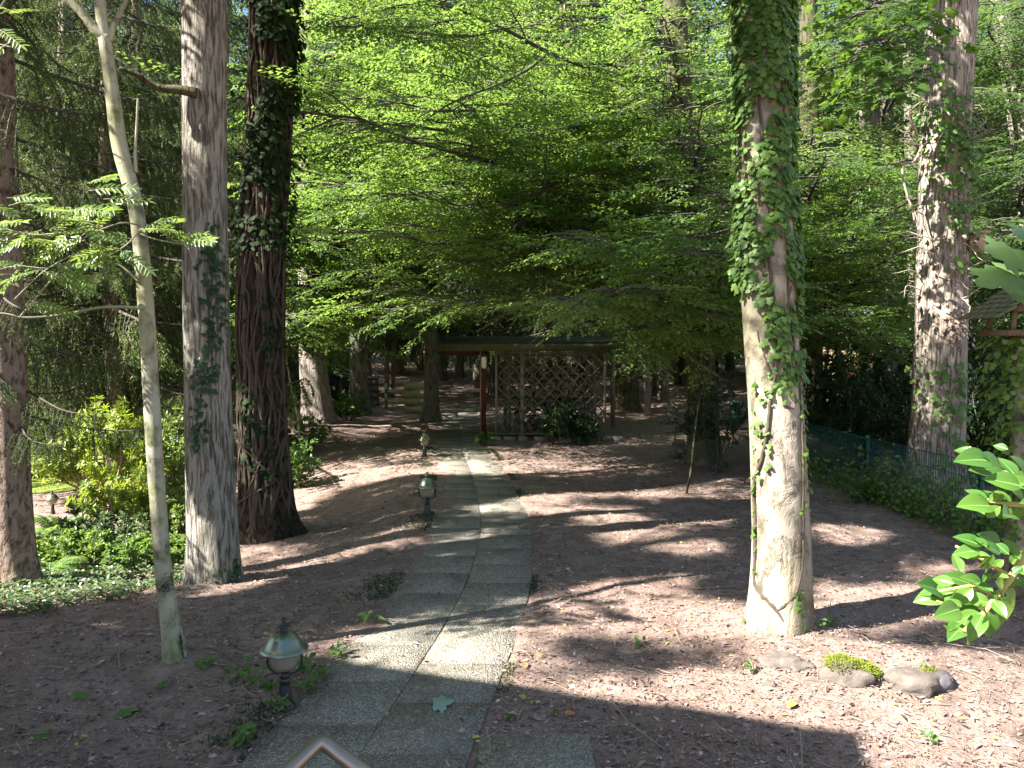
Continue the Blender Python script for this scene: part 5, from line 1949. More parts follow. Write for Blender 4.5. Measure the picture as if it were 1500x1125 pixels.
for i, (px, d, R_, n, lab) in enumerate([(75, 10.6, .62, 13, 'pale fern just below the lawn lamp'), (62, 8.0, .50, 12, 'bright fern beside the foot of the spruce trunk'), (100, 9.2, .55, 12, 'fern between the spruce trunk and the undergrowth'),
                                         (180, 8.9, .50, 11, 'fern left of the crooked trunk among ground leaves'), (60, 9.4, .5, 11, 'shaded fern behind the spruce trunk foot'), (140, 9.6, .55, 12, 'broad sunlit fern in the middle of the undergrowth'), (215, 9.7, .5, 11, 'fern behind the crooked trunk')]):
    fern(at(px, d), R_, n, lab, 90 + i)
us = [(115, 8.6, .45, .5, 'sunlit low shrub in front of the ferns'), (165, 9.4, .6, .6, 'pale green arching shrub in the middle of the undergrowth'), (200, 8.3, .35, .5, 'low leafy shrub left of the crooked trunk'), (85, 8.7, .45, .45, 'leafy shrub beside the spruce trunk'), (130, 10.0, .55, .6, 'leafy shrub below the tall rhododendron'), (225, 9.0, .35, .4, 'low shrub right of the crooked trunk'), (262, 8.7, .35, .35, 'dark low shrub left of the furrowed trunk')]
for i, (px, d, H, R_, lab) in enumerate(us):
    shrub('leafy_shrub', lab, at(px, d), H, R_, 110 + i, ('rowan', 'groundivy', 'fern')[i % 3], 10, 'undergrowth shrubs at the left', .065, .5, 1.1, low=.2)
# ground ivy strip
poly = [(-200, 925), (60, 902), (150, 885), (235, 868), (300, 850), (335, 838), (340, 820), (290, 800), (290, 740), (200, 760), (60, 780), (-200, 800)]
mb = MB()
P = []
r = np.random.default_rng(4)
n = 60000
X_ = r.uniform(-7, -2, n)
Y_ = r.uniform(5.5, 11, n)
Z_ = terr(X_, Y_)
pp = np.stack([X_, Y_, Z_], 1)
px, py, _ = proj(pp)
m = inpoly(px, py, poly)
den = np.where(py > 845, .75, .42)
m &= r.random(n) < den * (vnoise(pp, 3.0, 2) > .33)
pp = pp[m]
n = len(pp)
pp[:, 2] += r.uniform(.01, .09, n)
leaves(mb, pp, np.stack([r.normal(size=n), r.normal(size=n), r.normal(size=n) * .3], 1), np.stack([r.normal(size=n) * .4, r.normal(size=n) * .4 - .15, np.ones(n)], 1), r.uniform(.025, .055, n), .032, SH6, r.random(n), r)
o = link('ground_ivy', mb.mesh('ground_ivy'), M['groundivy'])
o['kind'] = 'stuff'
o['label'] = 'low pale green ground ivy along the edge of the mulch at the left'
# green crumbs, moss and tiny weeds at the path edges
mb = MB()
n = 14000
Y_ = r.uniform(3.4, 16, n)
sd = np.where(r.random(n) < .7, -1, 1)
X_ = path_x(Y_) + sd * (.60 + np.abs(r.normal(size=n)) * np.where(sd < 0, .16, .05))
Z_ = terr(X_, Y_)
pp = np.stack([X_, Y_, np.maximum(Z_, -.01)], 1)
m = (vnoise(pp, 1.6, 6) > .56)
pp = pp[m]
n = len(pp)
leaves(mb, pp, np.stack([r.normal(size=n) * .7, r.normal(size=n) * .7, np.ones(n)], 1), rdir(n, r), r.uniform(.015, .05, n), r.uniform(.004, .016, n), SH4, r.random(n), r)
o = link('edge_moss', mb.mesh('edge_moss'), M['dark_leaf'])
o['kind'] = 'stuff'
o['label'] = 'dark green moss and tiny weeds along the path edges'


# seedlings round the nearest lamp, each a plant
def seedling(px, py, h, label, mat='weed', n=15, group='green seedlings round the nearest lamp', L=.064):
    p = G(px, py)
    r = np.random.default_rng(int(px * 3 + py))
    root = thing('seedling', label, 'seedling', p, group)
    fol, wood = MB(), MB()
    for i in range(3):
        a = r.uniform(0, 6.28)
        e = p + np.array([math.cos(a) * h * .5, math.sin(a) * h * .5, h * r.uniform(.5, 1)])
        V, Q, T = tube([p, (p + e) / 2 + np.array([0, 0, .02]), e], .0025, 4, False)
        wood.add(V, Q)
        m = max(3, n // 3)
        ff = r.uniform(.4, 1, m)
        leaves(fol, p + (e - p) * ff[:, None], rdir(m, r) * np.array([1, 1, .4]), r.normal(size=(m, 3)) * .3 + np.array([0, -.2, 1]), L * r.uniform(.7, 1.3, m), L * .62, SH6, r.random(m), r)
    part('leaves', fol, M[mat], root)
    part('stalk', wood, M['twig'], root)


for px, py, h, lab in [(345, 998, .14, 'seedling leftmost of those behind the nearest lamp'), (378, 1012, .15, 'broad leaved seedling close left of the lamp pole'), (396, 1020, .12, 'seedling touching the lamp pole on its left'), (452, 990, .14, 'seedling right of the lamp at the tip of the sunlit wedge'),
                       (445, 1022, .14, 'seedling close right of the lamp pole'), (470, 1000, .12, 'upright seedling farthest right of the lamp'), (408, 1052, .12, 'bright seedling in front of the lamp pole'), (352, 1095, .10, 'seedling in moss below the lamp beside the path'),
                       (370, 1080, .08, 'tiny seedling at the path edge below the lamp'), (300, 985, .10, 'seedling between the crooked trunk and the lamp'), (492, 968, .10, 'seedling in sun at the path edge right of the lamp'), (545, 915, .09, 'mossy tuft of leaves at the shaded path edge')]:
    seedling(px, py, h, lab)
for px, py, h, lab in [(1105, 988, .10, 'green sprig left of the mossy stone'), (1365, 1000, .16, 'two leaved green sprig growing over the pale flat stone'), (1095, 915, .10, 'leafy sprig at the left foot of the ivied beech'), (1205, 925, .10, 'leafy tuft at the right foot of the ivied beech'),
                       (1365, 1095, .07, 'green sprig in the sun at the lower right'), (938, 952, .06, 'tiny green sprig on sunlit mulch'), (1218, 918, .10, 'dark sprig in the beech shadow')]:
    seedling(px, py, h, lab, group='sprigs on the mulch at the right', n=9, L=.05)

# thin saplings
def stick(name, label, pts, d0, d1, w0, w1, mat, leaf=None):
    p = W(*pts[0], d0)
    root = thing(name, label, 'sapling', (p[0], p[1], tz(p[0], p[1])))
    mb = MB()
    tr_ = dict(root=root)
    pts3 = [W(px, py, d0 + (d1 - d0) * i / (len(pts) - 1)) for i, (px, py) in enumerate(pts)]
    pts3[0][2] = tz(p[0], p[1]) - .03
    V, Q, T = tube(pts3, np.linspace(w0, w1, len(pts3)), 7)
    part('stem', mb.add(V, Q, T), M[mat], root, True)
    if leaf:
        fol = MB()
        r = np.random.default_rng(int(pts[0][0]))
        for px, py, n in leaf:
            c = W(px, py, d1)
            leaves(fol, c + r.normal(size=(n, 3)) * np.array([.16, .16, .07]), rdir(n, r) * np.array([1, 1, .4]), r.normal(size=(n, 3)) * .3 + np.array([0, 0, 1]), .07 * r.uniform(.7, 1.2, n), .045, SH6, r.random(n), r)
        part('leaves', fol, M['dark_leaf'], root)


stick('thin_sapling', 'thin leaning sapling with a small leafy top in front of the stone heap', [(1005, 730), (1012, 690), (1017, 640), (1022, 600), (1026, 575)], 11.2, 11.4, .017, .008, 'bark_mossy', [(1022, 585, 46), (1005, 590, 30), (1045, 592, 36)])
stick('thin_sapling', 'short pale stick left of the mossy hornbeam', [(989, 650), (988, 625), (984, 600), (972, 590)], 15.5, 15.3, .022, .008, 'rowan_wood')
stick('thin_sapling', 'slim pale birch stem right of the vine clad trunk', [(441, 640), (436, 610), (428, 575), (420, 530), (414, 480)], 15.5, 15.5, .026, .012, 'bark_sapling')

# ---------------------------------------------------------------- leafy branches close to the camera at the right
sh_ = thing('garden_shrub', 'bright green shrub with opposite oval leaves leaning in at the lower right', 'shrub', (1.78, 1.55, tz(1.78, 1.55)))
wood, fol = MB(), MB()
dS = 1.28


def wl(px, py, d):
    return W(px, py, d)


main = [(1.78, 1.55, tz(1.78, 1.55)), (1.72, 1.5, .7), wl(1640, 700, 1.42), wl(1560, 760, 1.34), wl(1510, 800, 1.30), wl(1478, 850, 1.28), wl(1440, 900, 1.27), wl(1412, 925, 1.26)]
V, Q, T = tube(main, np.linspace(.010, .0040, len(main)), 8)
wood.add(V, Q, T)
for pts in ([(1600, 640), (1520, 705), (1497, 705), (1470, 690), (1420, 655)], [(1600, 690), (1520, 742), (1480, 740), (1440, 730)], [(1490, 830), (1470, 800), (1452, 760), (1440, 735)][:1] + [(1560, 760), (1500, 738), (1450, 735)], [(1482, 846), (1440, 820), (1400, 800)], [(1462, 872), (1420, 858), (1375, 866)], [(1440, 900), (1405, 890), (1372, 880)]):
    P = [wl(px, py, dS + .03) for px, py in pts]
    V, Q, T = tube(P, np.linspace(.0042, .0022, len(P)), 6)
    wood.add(V, Q, T)
rs2 = np.random.default_rng(12)
LV = [(1430, 665, 1393, 655), (1450, 675, 1400, 668), (1468, 688, 1440, 656), (1470, 690, 1424, 682), (1490, 700, 1462, 664), (1495, 712, 1440, 696), (1505, 706, 1490, 660), (1510, 710, 1456, 704),
      (1447, 735, 1411, 711), (1452, 742, 1404, 734), (1462, 735, 1440, 712), (1480, 738, 1462, 712), (1466, 742, 1438, 760), (1480, 742, 1460, 766), (1500, 738, 1488, 712), (1502, 744, 1478, 764), (1520, 735, 1500, 705),
      (1440, 800, 1394, 780), (1446, 802, 1420, 780), (1436, 806, 1392, 810), (1465, 800, 1436, 778), (1478, 812, 1452, 790), (1470, 820, 1450, 836), (1455, 812, 1434, 838), (1490, 810, 1470, 788), (1482, 826, 1500, 806),
      (1398, 855, 1360, 845), (1402, 862, 1345, 866), (1395, 868, 1331, 880), (1380, 868, 1350, 850), (1420, 855, 1380, 838), (1425, 862, 1390, 890), (1440, 858, 1408, 840), (1455, 866, 1424, 850), (1440, 876, 1384, 888), (1450, 884, 1404, 870),
      (1432, 890, 1378, 896), (1436, 898, 1392, 912), (1424, 905, 1386, 936), (1440, 900, 1418, 940), (1448, 896, 1452, 944), (1460, 885, 1470, 930), (1465, 875, 1490, 915), (1470, 866, 1498, 880), (1475, 856, 1500, 848), (1478, 846, 1446, 842), (1482, 842, 1500, 826), (1455, 880, 1476, 905), (1412, 925, 1426, 946), (1416, 918, 1390, 925),
      (1462, 868, 1440, 888), (1485, 850, 1520, 860), (1490, 835, 1530, 840), (1405, 892, 1372, 902), (1420, 890, 1400, 906)]
P, D, L = [], [], []
for x0_, y0_, x1_, y1_ in LV:
    dd = dS + rs2.uniform(-.05, .06)
    a = wl(x0_, y0_, dd)
    b = wl(x1_, y1_, dd + rs2.uniform(-.045, .03))
    P.append(a)
    D.append(b - a)
    L.append(np.linalg.norm(b - a) * .88)
nL = len(P)
for q in range(nL):
    if rs2.random() < .55:
        a = P[q] + rs2.normal(size=3) * np.array([.022, .03, .018])
        P.append(a)
        D.append(D[q] + rs2.normal(size=3) * .025)
        L.append(L[q] * rs2.uniform(.6, .9))
N = np.array([(rs2.normal() * .35 - .15, -.75 + rs2.normal() * .25, .65) for q in P])
leaves(fol, P, D, N, L, np.array(L) * .56, DET, rs2.random(len(P)), rs2)
M['shrub_stem'] = plain_mat('yellow_shrub_stem', (.36, .29, .10), .6, var=.3)
part('stems', wood, M['shrub_stem'], sh_, True)
part('leaves', fol, M['bright'], sh_, True)
mid = MB()
sv = DET[0].copy()
ctr = np.stack([_tt, _tt * 0, _dz + .006], 1)
MID = (np.concatenate([ctr + np.array([0, -.009, 0]) * (1.1 - _tt)[:, None], ctr + np.array([0, .009, 0]) * (1.1 - _tt)[:, None]]), np.array([(k, k + 1, 9 + k + 1, 9 + k) for k in range(8)]), None)
leaves(mid, P, D, N, L, np.array(L), MID, np.ones(len(P)), rs2)
M['midrib'] = plain_mat('pale_leaf_midrib', (.26, .40, .12), .5)
part('midribs', mid, M['midrib'], sh_, True)

mp_ = thing('maple_sapling', 'pale green maple sapling reaching in at the right edge above the feeder', 'tree', (2.15, 2.25, tz(2.15, 2.25)))
wood, fol = MB(), MB()
tops = [(2.15, 2.25, tz(2.15, 2.25)), (2.1, 2.25, 1.2), (2.02, 2.22, 2.6), (2.0, 2.2, 3.4)]
V, Q, T = tube(tops, [.03, .026, .018, .01], 10)
part('trunk', MB().add(V, Q, T), M['bark_sapling'], mp_, True)
d_ = 2.0
for pts in ([(1690, 420), (1600, 400), (1520, 385), (1480, 372)], [(1690, 440), (1600, 430), (1520, 425), (1470, 420)]):
    P = [W(px, py, d_ + .1 * (2 - 0)) for px, py in pts]
    P[0] = np.array([2.03, 2.2, P[0][2]])
    V, Q, T = tube(P, np.linspace(.006, .002, len(P)), 6)
    wood.add(V, Q, T)
ML = [(1490, 372, 1447, 366, .11), (1478, 398, 1434, 418, .11), (1520, 395, 1478, 412, .13), (1515, 372, 1488, 392, .10), (1540, 430, 1490, 436, .13), (1530, 350, 1500, 345, .12), (1560, 400, 1530, 430, .13)]
P, D, L = [], [], []
for a_, b_, c_, e_, l_ in ML:
    dd = d_ + rs2.uniform(-.08, .1)
    A = W(a_, b_, dd)
    B = W(c_, e_, dd - .03)
    P.append(A)
    D.append(B - A)
    L.append(l_)
leaves(fol, P, D, [(-.45 + rs2.normal() * .15, -.75, .55) for q in P], L, np.array(L) * 1.05, MAP, rs2.random(len(P)), rs2)
part('branches', wood, M['rowan_wood'], mp_, True)
part('leaves', fol, M['maple'], mp_)

# ================================================================== DARK SHRUBS BEHIND THE FENCE
sg = 'dark laurels behind the fence'
lau = shrub('laurel_shrub', 'dark laurel left of the pale oak, right behind the fence', at(1262, 13.6), 2.1, 1.0, 150, 'dark_leaf', 16, sg, .10, .45, 1.5, low=.05)
lau2 = shrub('laurel_shrub', 'dark laurel right of the pale oak, behind the fence', at(1460, 12.0), 2.2, 1.0, 151, 'dark_leaf', 16, sg, .10, .45, 1.5, low=.05)
for px, d, s_, src, lab in [(1215, 16.5, 1.2, lau2, 'dark laurel close behind the ivied beech'), (1320, 16, 1.25, lau, 'tall laurel deep in the shade behind the oak'), (1420, 15.5, 1.3, lau, 'laurel in the gap between oak and feeder post'), (1520, 14, 1.3, lau, 'laurel at the right edge of the photo'),
                             (1160, 20, 1.2, lau, 'laurel far behind the ivied beech'), (1390, 20, 1.7, lau2, 'tall laurel behind the others at the right'), (1250, 19.5, 1.2, lau, 'laurel in front of the dark garden hut'), (1490, 18, 1.7, lau2, 'tallest laurel behind the bird feeder'), (1340, 12.4, .62, lau2, 'small laurel touching the wires beside the oak foot')]:
    q = at(px, d)
    dup(src, q, rng.uniform(0, 6.28), lab, sg, s_)
# ivy growing over the fence wires
fi = thing('fence_ivy', 'ivy and brambles growing through the fence wires below the oak', 'ivy', (5.15, 9.6, tz(5.15, 9.6)))
r = np.random.default_rng(77)
mb = MB()
n = 2600
yy = r.choice([0, 1, 2], n, p=[.5, .3, .2])
Y_ = np.where(yy == 0, r.normal(9.9, .75, n), np.where(yy == 1, r.normal(8.3, .6, n), r.normal(12, .9, n)))
X_ = np.interp(Y_, fy, fx) + r.normal(size=n) * .13 - .10
h_ = np.abs(r.normal(size=n)) * np.where(yy == 0, .30, .22)
P = np.stack([X_, Y_, terr(X_, Y_) + np.minimum(h_, .95)], 1)
leaves(mb, P, rdir(n, r) * np.array([1, 1, .5]) + np.array([-.4, -.2, -.1]), r.normal(size=(n, 3)) * .4 + np.array([-.3, -.5, .8]), .07 * r.uniform(.5, 1.2, n), .05, SH6, r.random(n), r)
part('leaves', mb, M['ivy'], fi)
mb = MB()
for q in range(26):
    y0_ = r.normal(9.6, 1.2)
    x0_ = np.interp(y0_, fy, fx) - .1
    b = np.array([x0_, y0_, tz(x0_, y0_)])
    e = b + np.array([r.normal() * .15, r.normal() * .4, r.uniform(.3, .8)])
    V, Q, T = tube(limb_poly(b, e, .1, .1, 6, r), [.006, .005, .005, .004, .003, .002], 5, False)
    mb.add(V, Q)
part('stems', mb, M['vine'], fi, True)
shrub('leafy_shrub', 'small bright green plant at the fence foot', at(1270, 10.6), .35, .35, 160, 'weed', 8, leafL=.06)

# ================================================================== FOREST BEHIND
FSPR = [make_spray(30 + s, L=1.5, nside=7, leafL=.19, droop=.16, gap=.16) for s in range(4)]


def forest_tree(name, label, x, d, H, seed, group, z0c=3.0, Rc=3.4, nl=46, mat='beech_far', bark='bark_grey', r0=.20):
    r = np.random.default_rng(seed)
    bz = tz(x, d)
    root = thing(name, label, 'tree', (x, d, bz), group)
    zz = np.linspace(-.2, H, 16)
    P = np.stack([x + .12 * np.sin(zz * .4 + seed), d + .12 * np.cos(zz * .3 + seed), bz + zz], 1)
    V, Q, T = tube(P, np.interp(zz, [-.2, .4, H], [r0 * 1.4, r0, .04]), 10)
    part('trunk', MB().add(V, Q, T), M[bark], root, True)
    wood, fol = MB(), MB()
    for i in range(nl):
        z = z0c + (H - z0c) * ((i + r.random()) / nl)
        a = i * 2.4 + r.normal() * .4
        L = Rc * math.sin(PI * (.16 + .78 * (z - z0c) / (H - z0c))) * r.uniform(.6, 1.15) + .4
        A = np.array([x, d, bz + z - .3])
        B = A + np.array([math.cos(a) * L, math.sin(a) * L, r.uniform(-.1, .28) * L])
        leafy_limb(wood, fol, A, B, .05, .2, .06, .62, .34, .55, 1., FSPR, SH4, .66, r, twig=False)
    part('branches', wood, M['branch'], root)
    part('foliage', fol, M[mat], root)
    return root


gF = 'forest trees behind the garden'
labF = 'slim leafy forest tree in the wood behind the garden'
f0 = forest_tree('forest_tree', labF, W(700, 0, 34)[0], 34, 19, 301, gF)
f1 = forest_tree('forest_tree', labF, W(420, 0, 31)[0], 31, 21, 302, gF, 2.4, 3.8, 52)
f2 = forest_tree('forest_tree', labF, W(1150, 0, 32)[0], 32, 18, 303, gF, 2.2, 3.2, 46, 'beech_far', 'bark_mossy')
rf = np.random.default_rng(55)
spots = []
tries = 0
while len(spots) < 84 and tries < 6000:
    tries += 1
    d = rf.uniform(27, 70)
    px = rf.uniform(-260, 1760)
    x = W(px, 500, d)[0]
    if abs(x - path_x(d)) < 1.6 and d < 33:
        continue
    if 150 < px < 560 and d < 34:
        continue
    if any((x - a) ** 2 + (d - b) ** 2 < 7 for a, b in spots):
        continue
    spots.append((x, d))
for i, (x, d) in enumerate(spots):
    src = (f0, f1, f2)[i % 3]
    dup(src, (x, d, tz(x, d)), rf.uniform(0, 6.28), scale=rf.uniform(.95, 1.5))
gS = 'forest spruces behind the garden'
labS = 'dark spruce in the wood behind the garden'
for i in range(22):
    d = rf.uniform(30, 60)
    px = rf.uniform(-200, 1700)
    x = W(px, 500, d)[0]
    if 150 < px < 560 and d < 34:
        continue
    dup(S2, (x, d, tz(x, d)), rf.uniform(0, 6.28), labS, gS, rf.uniform(1.1, 1.6))
gT = 'bare dark trunks deep in the wood'
# extra dark trunks deep in the wood, made as slim leafless poles with a stub crown above the picture
for i in range(26):
    d = rf.uniform(26, 55)
    px = rf.uniform(560, 1120) if i % 2 else rf.uniform(-100, 1600)
    x = W(px, 500, d)[0]
    if abs(x - path_x(d)) < 1.2:
        continue
    bz = tz(x, d)
    if i == 0:
        root = thing('bare_trunk_tree', 'bare dark trunk deep in the wood', 'tree', (x, d, bz), gT)
        zz = np.linspace(-.2, 17, 24)
        P = np.stack([x + .1 * np.sin(zz * .5), d + 0 * zz, bz + zz], 1)
        V, Q, T = tube(P, np.interp(zz, [-.2, .4, 17], [.26, .19, .07]), 12)
        part('trunk', MB().add(V, Q, T), M['bark_mossy'], root, True)
        wd = MB()
        for q in range(22):
            z = rf.uniform(2, 12)
            a = rf.uniform(0, 6.28)
            b = np.array([x, d, bz + z])
            e = b + np.array([math.cos(a), math.sin(a), -.1]) * rf.uniform(.4, 1.6)
            V, Q, T = tube([b, (b + e) / 2, e], [.02, .014, .006], 5, False)
            wd.add(V, Q)
        part('dead_branches', wd, M['dead'], root)
        b0 = root
    else:
        dup(b0, (x, d, bz), rf.uniform(0, 6.28), scale=rf.uniform(.7, 1.5))
# dense far wood as one mass
mb = MB()
r = np.random.default_rng(66)
n = 4300
th = r.uniform(-.95, .95, n)
dist = r.uniform(62, 92, n)
X_ = dist * np.sin(th)
Y_ = dist * np.cos(th)
zz = 23 * r.random(n) ** 1.0
P = np.stack([X_, Y_, terr(X_, Y_) + zz], 1)
put_sprays(mb, P, rdir(n, r) * np.array([1, 1, .3]), np.array([0, 0, 1.]) + r.normal(size=(n, 3)) * .4, 3.0 * r.uniform(.8, 1.4, n), FSPR, SH4, .7, r)
o = link('far_wood', mb.mesh('far_wood'), M['beech_far'])
o['kind'] = 'stuff'
o['label'] = 'dense far wood closing the view behind all the trees'

# ================================================================== HOUSE CORNER BEHIND THE VIEWER (its roof edge throws the foreground shade)
sd_ = np.array([math.cos(SUN_AZ), math.sin(SUN_AZ), 0])
ct = 1 / math.tan(SUN_EL)
HE = 6.2
Aw, Bw, Cw = G(507, 974), G(1262, 1077), G(1240, 1180)


def up_to(p, h):
    q = p - sd_ * ct * (h - p[2])
    q[2] = h
    return q


ea, eb = up_to(Aw + (Aw - Bw) * 1.1, HE), up_to(Bw, HE)
t = thing('house', 'two storey house behind the viewer whose eaves shade the foreground', 'house', (ea[0], ea[1], 0))
du = norm(eb - ea)
dv = np.array([-du[1], du[0], 0]) * (-1 if (-du[1] * 0 + du[0]) > 0 else 1)
V = np.array([ea, eb, eb + dv * 7, ea + dv * 7])
roofv = np.concatenate([V, V - np.array([0, 0, .25])])
part('roof', MB().add(roofv, BQ), M['felt'], t)
V = np.array([ea + dv * .6 + du * .4, eb + dv * .6 - du * .5, eb + dv * 6.5 - du * .5, ea + dv * 6.5 + du * .4])
V0 = V.copy()
V0[:, 2] = -.1
V[:, 2] = HE - .26
part('wall', MB().add(np.concatenate([V0, V]), BQ), M['plaster'], t)

# ================================================================== CANOPY OVERHEAD: crowns above the picture, shaped to cast the shade and leave sunlit gaps
LIT = [[(435, 964), (510, 938), (657, 918), (750, 904), (860, 890), (967, 876), (1090, 870), (1200, 930), (1400, 945), (1640, 960), (1640, 1180), (1240, 1180), (1250, 1095), (1000, 1060), (740, 1020), (507, 980)],
       [(40, 950), (240, 922), (255, 900), (60, 925)], [(262, 895), (430, 850), (520, 822), (620, 785), (640, 770), (600, 768), (380, 845), (262, 872)],
       [(425, 655), (560, 622), (640, 640), (630, 662), (560, 694), (430, 720)],
       [(636, 812), (770, 790), (770, 770), (690, 775), (640, 795)], [(860, 795), (1000, 775), (1090, 790), (1095, 820), (1000, 808)],
       [(-60, 905), (100, 890), (300, 850), (330, 835), (300, 800), (40, 700), (-60, 700)],
       [(640, 630), (705, 612), (705, 640), (640, 652)], [(1190, 760), (1300, 770), (1330, 800), (1190, 800)], [(1190, 850), (1420, 862), (1480, 905), (1200, 905)]]
DAP = [[(640, 600), (1100, 640), (1100, 800), (860, 850), (640, 800)], [(1185, 700), (1300, 740), (1500, 900), (1500, 940), (1185, 935)], [(430, 640), (640, 620), (640, 780), (300, 890), (340, 800)],
       [(760, 890), (1090, 880), (1090, 960), (900, 1000), (800, 960)], [(1330, 960), (1640, 960), (1640, 1180), (1400, 1100)]]


def lit_level(g):
    px, py, dep = proj(g)
    lev = np.zeros(len(g))
    for p in DAP:
        lev = np.where(inpoly(px, py, p), .5, lev)
    lev = np.where(inpoly(px, py, DAP[2]), .6, lev)
    for p in LIT:
        lev = np.where(inpoly(px, py, p), 1., lev)
    for p in DAP[3:]:
        lev = np.where(inpoly(px, py, p), .8, lev)
    return lev


def ground_hit(P, z=0.):
    return P + (sd_ * ct)[None] * (P[:, 2:3] - z) - np.array([0, 0, 1.]) * (P[:, 2:3] - z)


# parts of trunks and things that stand in full sun
KEEP = []
for tr, zs in ((T8, np.arange(.1, 5.2, .2)), (T1, np.arange(.1, 1.0, .2)), (T2, np.arange(.9, 4.2, .25)), (T9, np.arange(.8, 4.6, .4))):
    for z in zs:
        KEEP.append(tpos(tr, z) * np.array([1, 1, 0]) + np.array([0, 0, z]))
for px, py, d in [(150, 600, 12), (110, 590, 12), (190, 590, 12), (250, 620, 12.3), (100, 780, 9), (150, 740, 9.3), (200, 720, 9.6), (30, 830, 7.2), (40, 350, 4.8), (150, 350, 4.8), (250, 350, 5), (80, 440, 4.9), (1480, 380, 2.0), (1430, 740, 1.28), (1400, 880, 1.28), (1460, 850, 1.28), (305, 190, 7.2), (298, 240, 7.2), (310, 540, 7.2), (165, 250, 11.5), (430, 600, 14)]:
    KEEP.append(W(px, py, d))
for px in range(60, 280, 28):
    for py, d in ((580, 12), (630, 11.5), (690, 10.5), (740, 9.5), (790, 8.8), (835, 7.8)):
        KEEP.append(W(px, py, d))
    for py in range(120, 560, 70):
        KEEP.append(W(px, py, 12.8))
for px in range(440, 1080, 70):
    for py in range(20, 500, 80):
        KEEP.append(W(px, py, 9.8))
for z in np.arange(.1, 1.5, .2):
    c_ = tpos(T1, z)
    KEEP.append(np.array([c_[0] - .2, c_[1] - .15, z]))
    KEEP.append(np.array([c_[0] - .05, c_[1] - .22, z]))
KEEP = np.array(KEEP)


def blocks(P, rad):
    v = P[:, None, :] - KEEP[None]
    s = v @ SUN
    dist = np.linalg.norm(v - s[..., None] * SUN, axis=2)
    return ((dist < rad) & (s > .3)).any(1)


def visible(Q_, m=100):
    px, py, dep = proj(Q_)
    return (dep > .3) & (px > -m) & (px < 1500 + m) & (py > -m - 30) & (py < 1300)


def grow_canopy(trees, want, n, zr, seed, sc=1.2, ground=True, mat='beech'):
    """fill the crowns overhead: sprays stand on the sun rays of shaded spots, gaps are left for the sunlit ones.
    trees: crowns the sprays belong to (nearest trunk wins); want(n, r): spots to shade"""
    r = np.random.default_rng(seed)
    g = want(n, r)
    n = len(g)
    h = r.uniform(zr[0], zr[1], n)
    s_ = (h - g[:, 2]) / SUN[2] if ground else r.uniform(zr[0], zr[1], n)
    P = g + SUN * s_[:, None] + r.normal(size=(n, 3)) * .10
    X = norm(rdir(n, r) * np.array([1, 1, .25]))
    P = P - X * .3 * sc
    ok = np.ones(n, bool)
    for f in (0., .3, .6):
        Q_ = P + X * f * sc
        gh = ground_hit(Q_)
        gh[:, 2] = terr(gh[:, 0], gh[:, 1])
        gh2 = ground_hit(Q_, gh[:, 2:3])
        lev = lit_level(gh2)
        nz = vnoise(np.stack([gh2[:, 0] * .75, gh2[:, 1] * 1.7, gh2[:, 0] * 0], 1), 1.0, 17) * .7 + vnoise(np.stack([gh2[:, 0] * 1.8, gh2[:, 1] * 4, gh2[:, 0] * 0], 1), 1.0, 18) * .3
        ok &= ~(lev >= 1)
        ok &= ~((lev > .7) & (nz > .34))
        ok &= ~((lev > .4) & (lev < .55) & (nz > DAPT))
        ok &= ~((lev > .55) & (lev < .7) & (nz > .52))
        ok &= ~visible(Q_)
        ok &= Q_[:, 2] > 2.6
        ok &= gh[:, 1] < 13.2
    ok &= ~(blocks(P + X * .3 * sc, .40) & (r.random(n) > .03))
    P, X = P[ok], X[ok]
    base = np.array([t_['P'][len(t_['P']) // 2, :2] for t_ in trees])
    own = np.argmin(np.linalg.norm(P[:, None, :2] - base[None], axis=2), axis=1)
    for k_, tr in enumerate(trees):
        p_, x_ = P[own == k_], X[own == k_]
        if not len(p_):
            continue
        wood, fol = MB(), MB()
        put_sprays(fol, p_, x_, np.array([0, 0, 1.]) + r.normal(size=p_.shape) * .25, sc * r.uniform(.8, 1.15, len(p_)), SPRAYS, SH6, .68, r)
        for p in p_[::12]:
            ax = tpos(tr, np.clip(p[2] - .8, tr['z0'] + 2, tr['P'][-1, 2]))
            mid = (ax + p) / 2 + np.array([0, 0, .3])
            line = ax + (p - ax) * np.linspace(.08, 1, 12)[:, None]
            if visible(line, 30).any() or blocks(line, .10).any():
                continue
            V, Q, T = tube([ax, mid, p], [.022, .014, .005], 4, False)
            wood.add(V, Q)
        if wood.n:
            part('overhead_branches', wood, M['branch'], tr['root'])
        part('overhead_foliage', fol, M[mat], tr['root'])
    return len(P), n


gSd = None
xs_ = -8.2
bz = tz(xs_, 2.6)
def side_tree(x, d, H, seed, label):  # tree out of view, added to carry a crown that casts shade
    root = thing('added_shade_tree', label, 'tree', (x, d, tz(x, d)))
    zz = np.linspace(-.1, H, 20)
    P = np.stack([x + .08 * np.sin(zz * .6 + seed), d + 0 * zz, tz(x, d) + zz], 1)
    R = np.interp(zz, [-.1, .5, H], [.30, .22, .05])
    V, Q, T = tube(P, R, 16)
    part('trunk', MB().add(V, Q, T), M['bark_grey'], root, True)
    return dict(root=root, P=P, R=R, d=d, z0=tz(x, d))


TA = side_tree(-9.3, 3.4, 14, 1, 'unseen leafy tree added at the left, its crown shading the path')
TB = side_tree(-11.5, 7.0, 15, 2, 'unseen leafy tree added farther left to cast shade')
TC = side_tree(-6.0, -1.5, 14, 3, 'unseen leafy tree added for shade behind the viewer at the left')
TD = side_tree(-9.6, 8.3, 13, 4, 'unseen leafy tree added beside the spruces to shade the trunks')
DAPT = .66


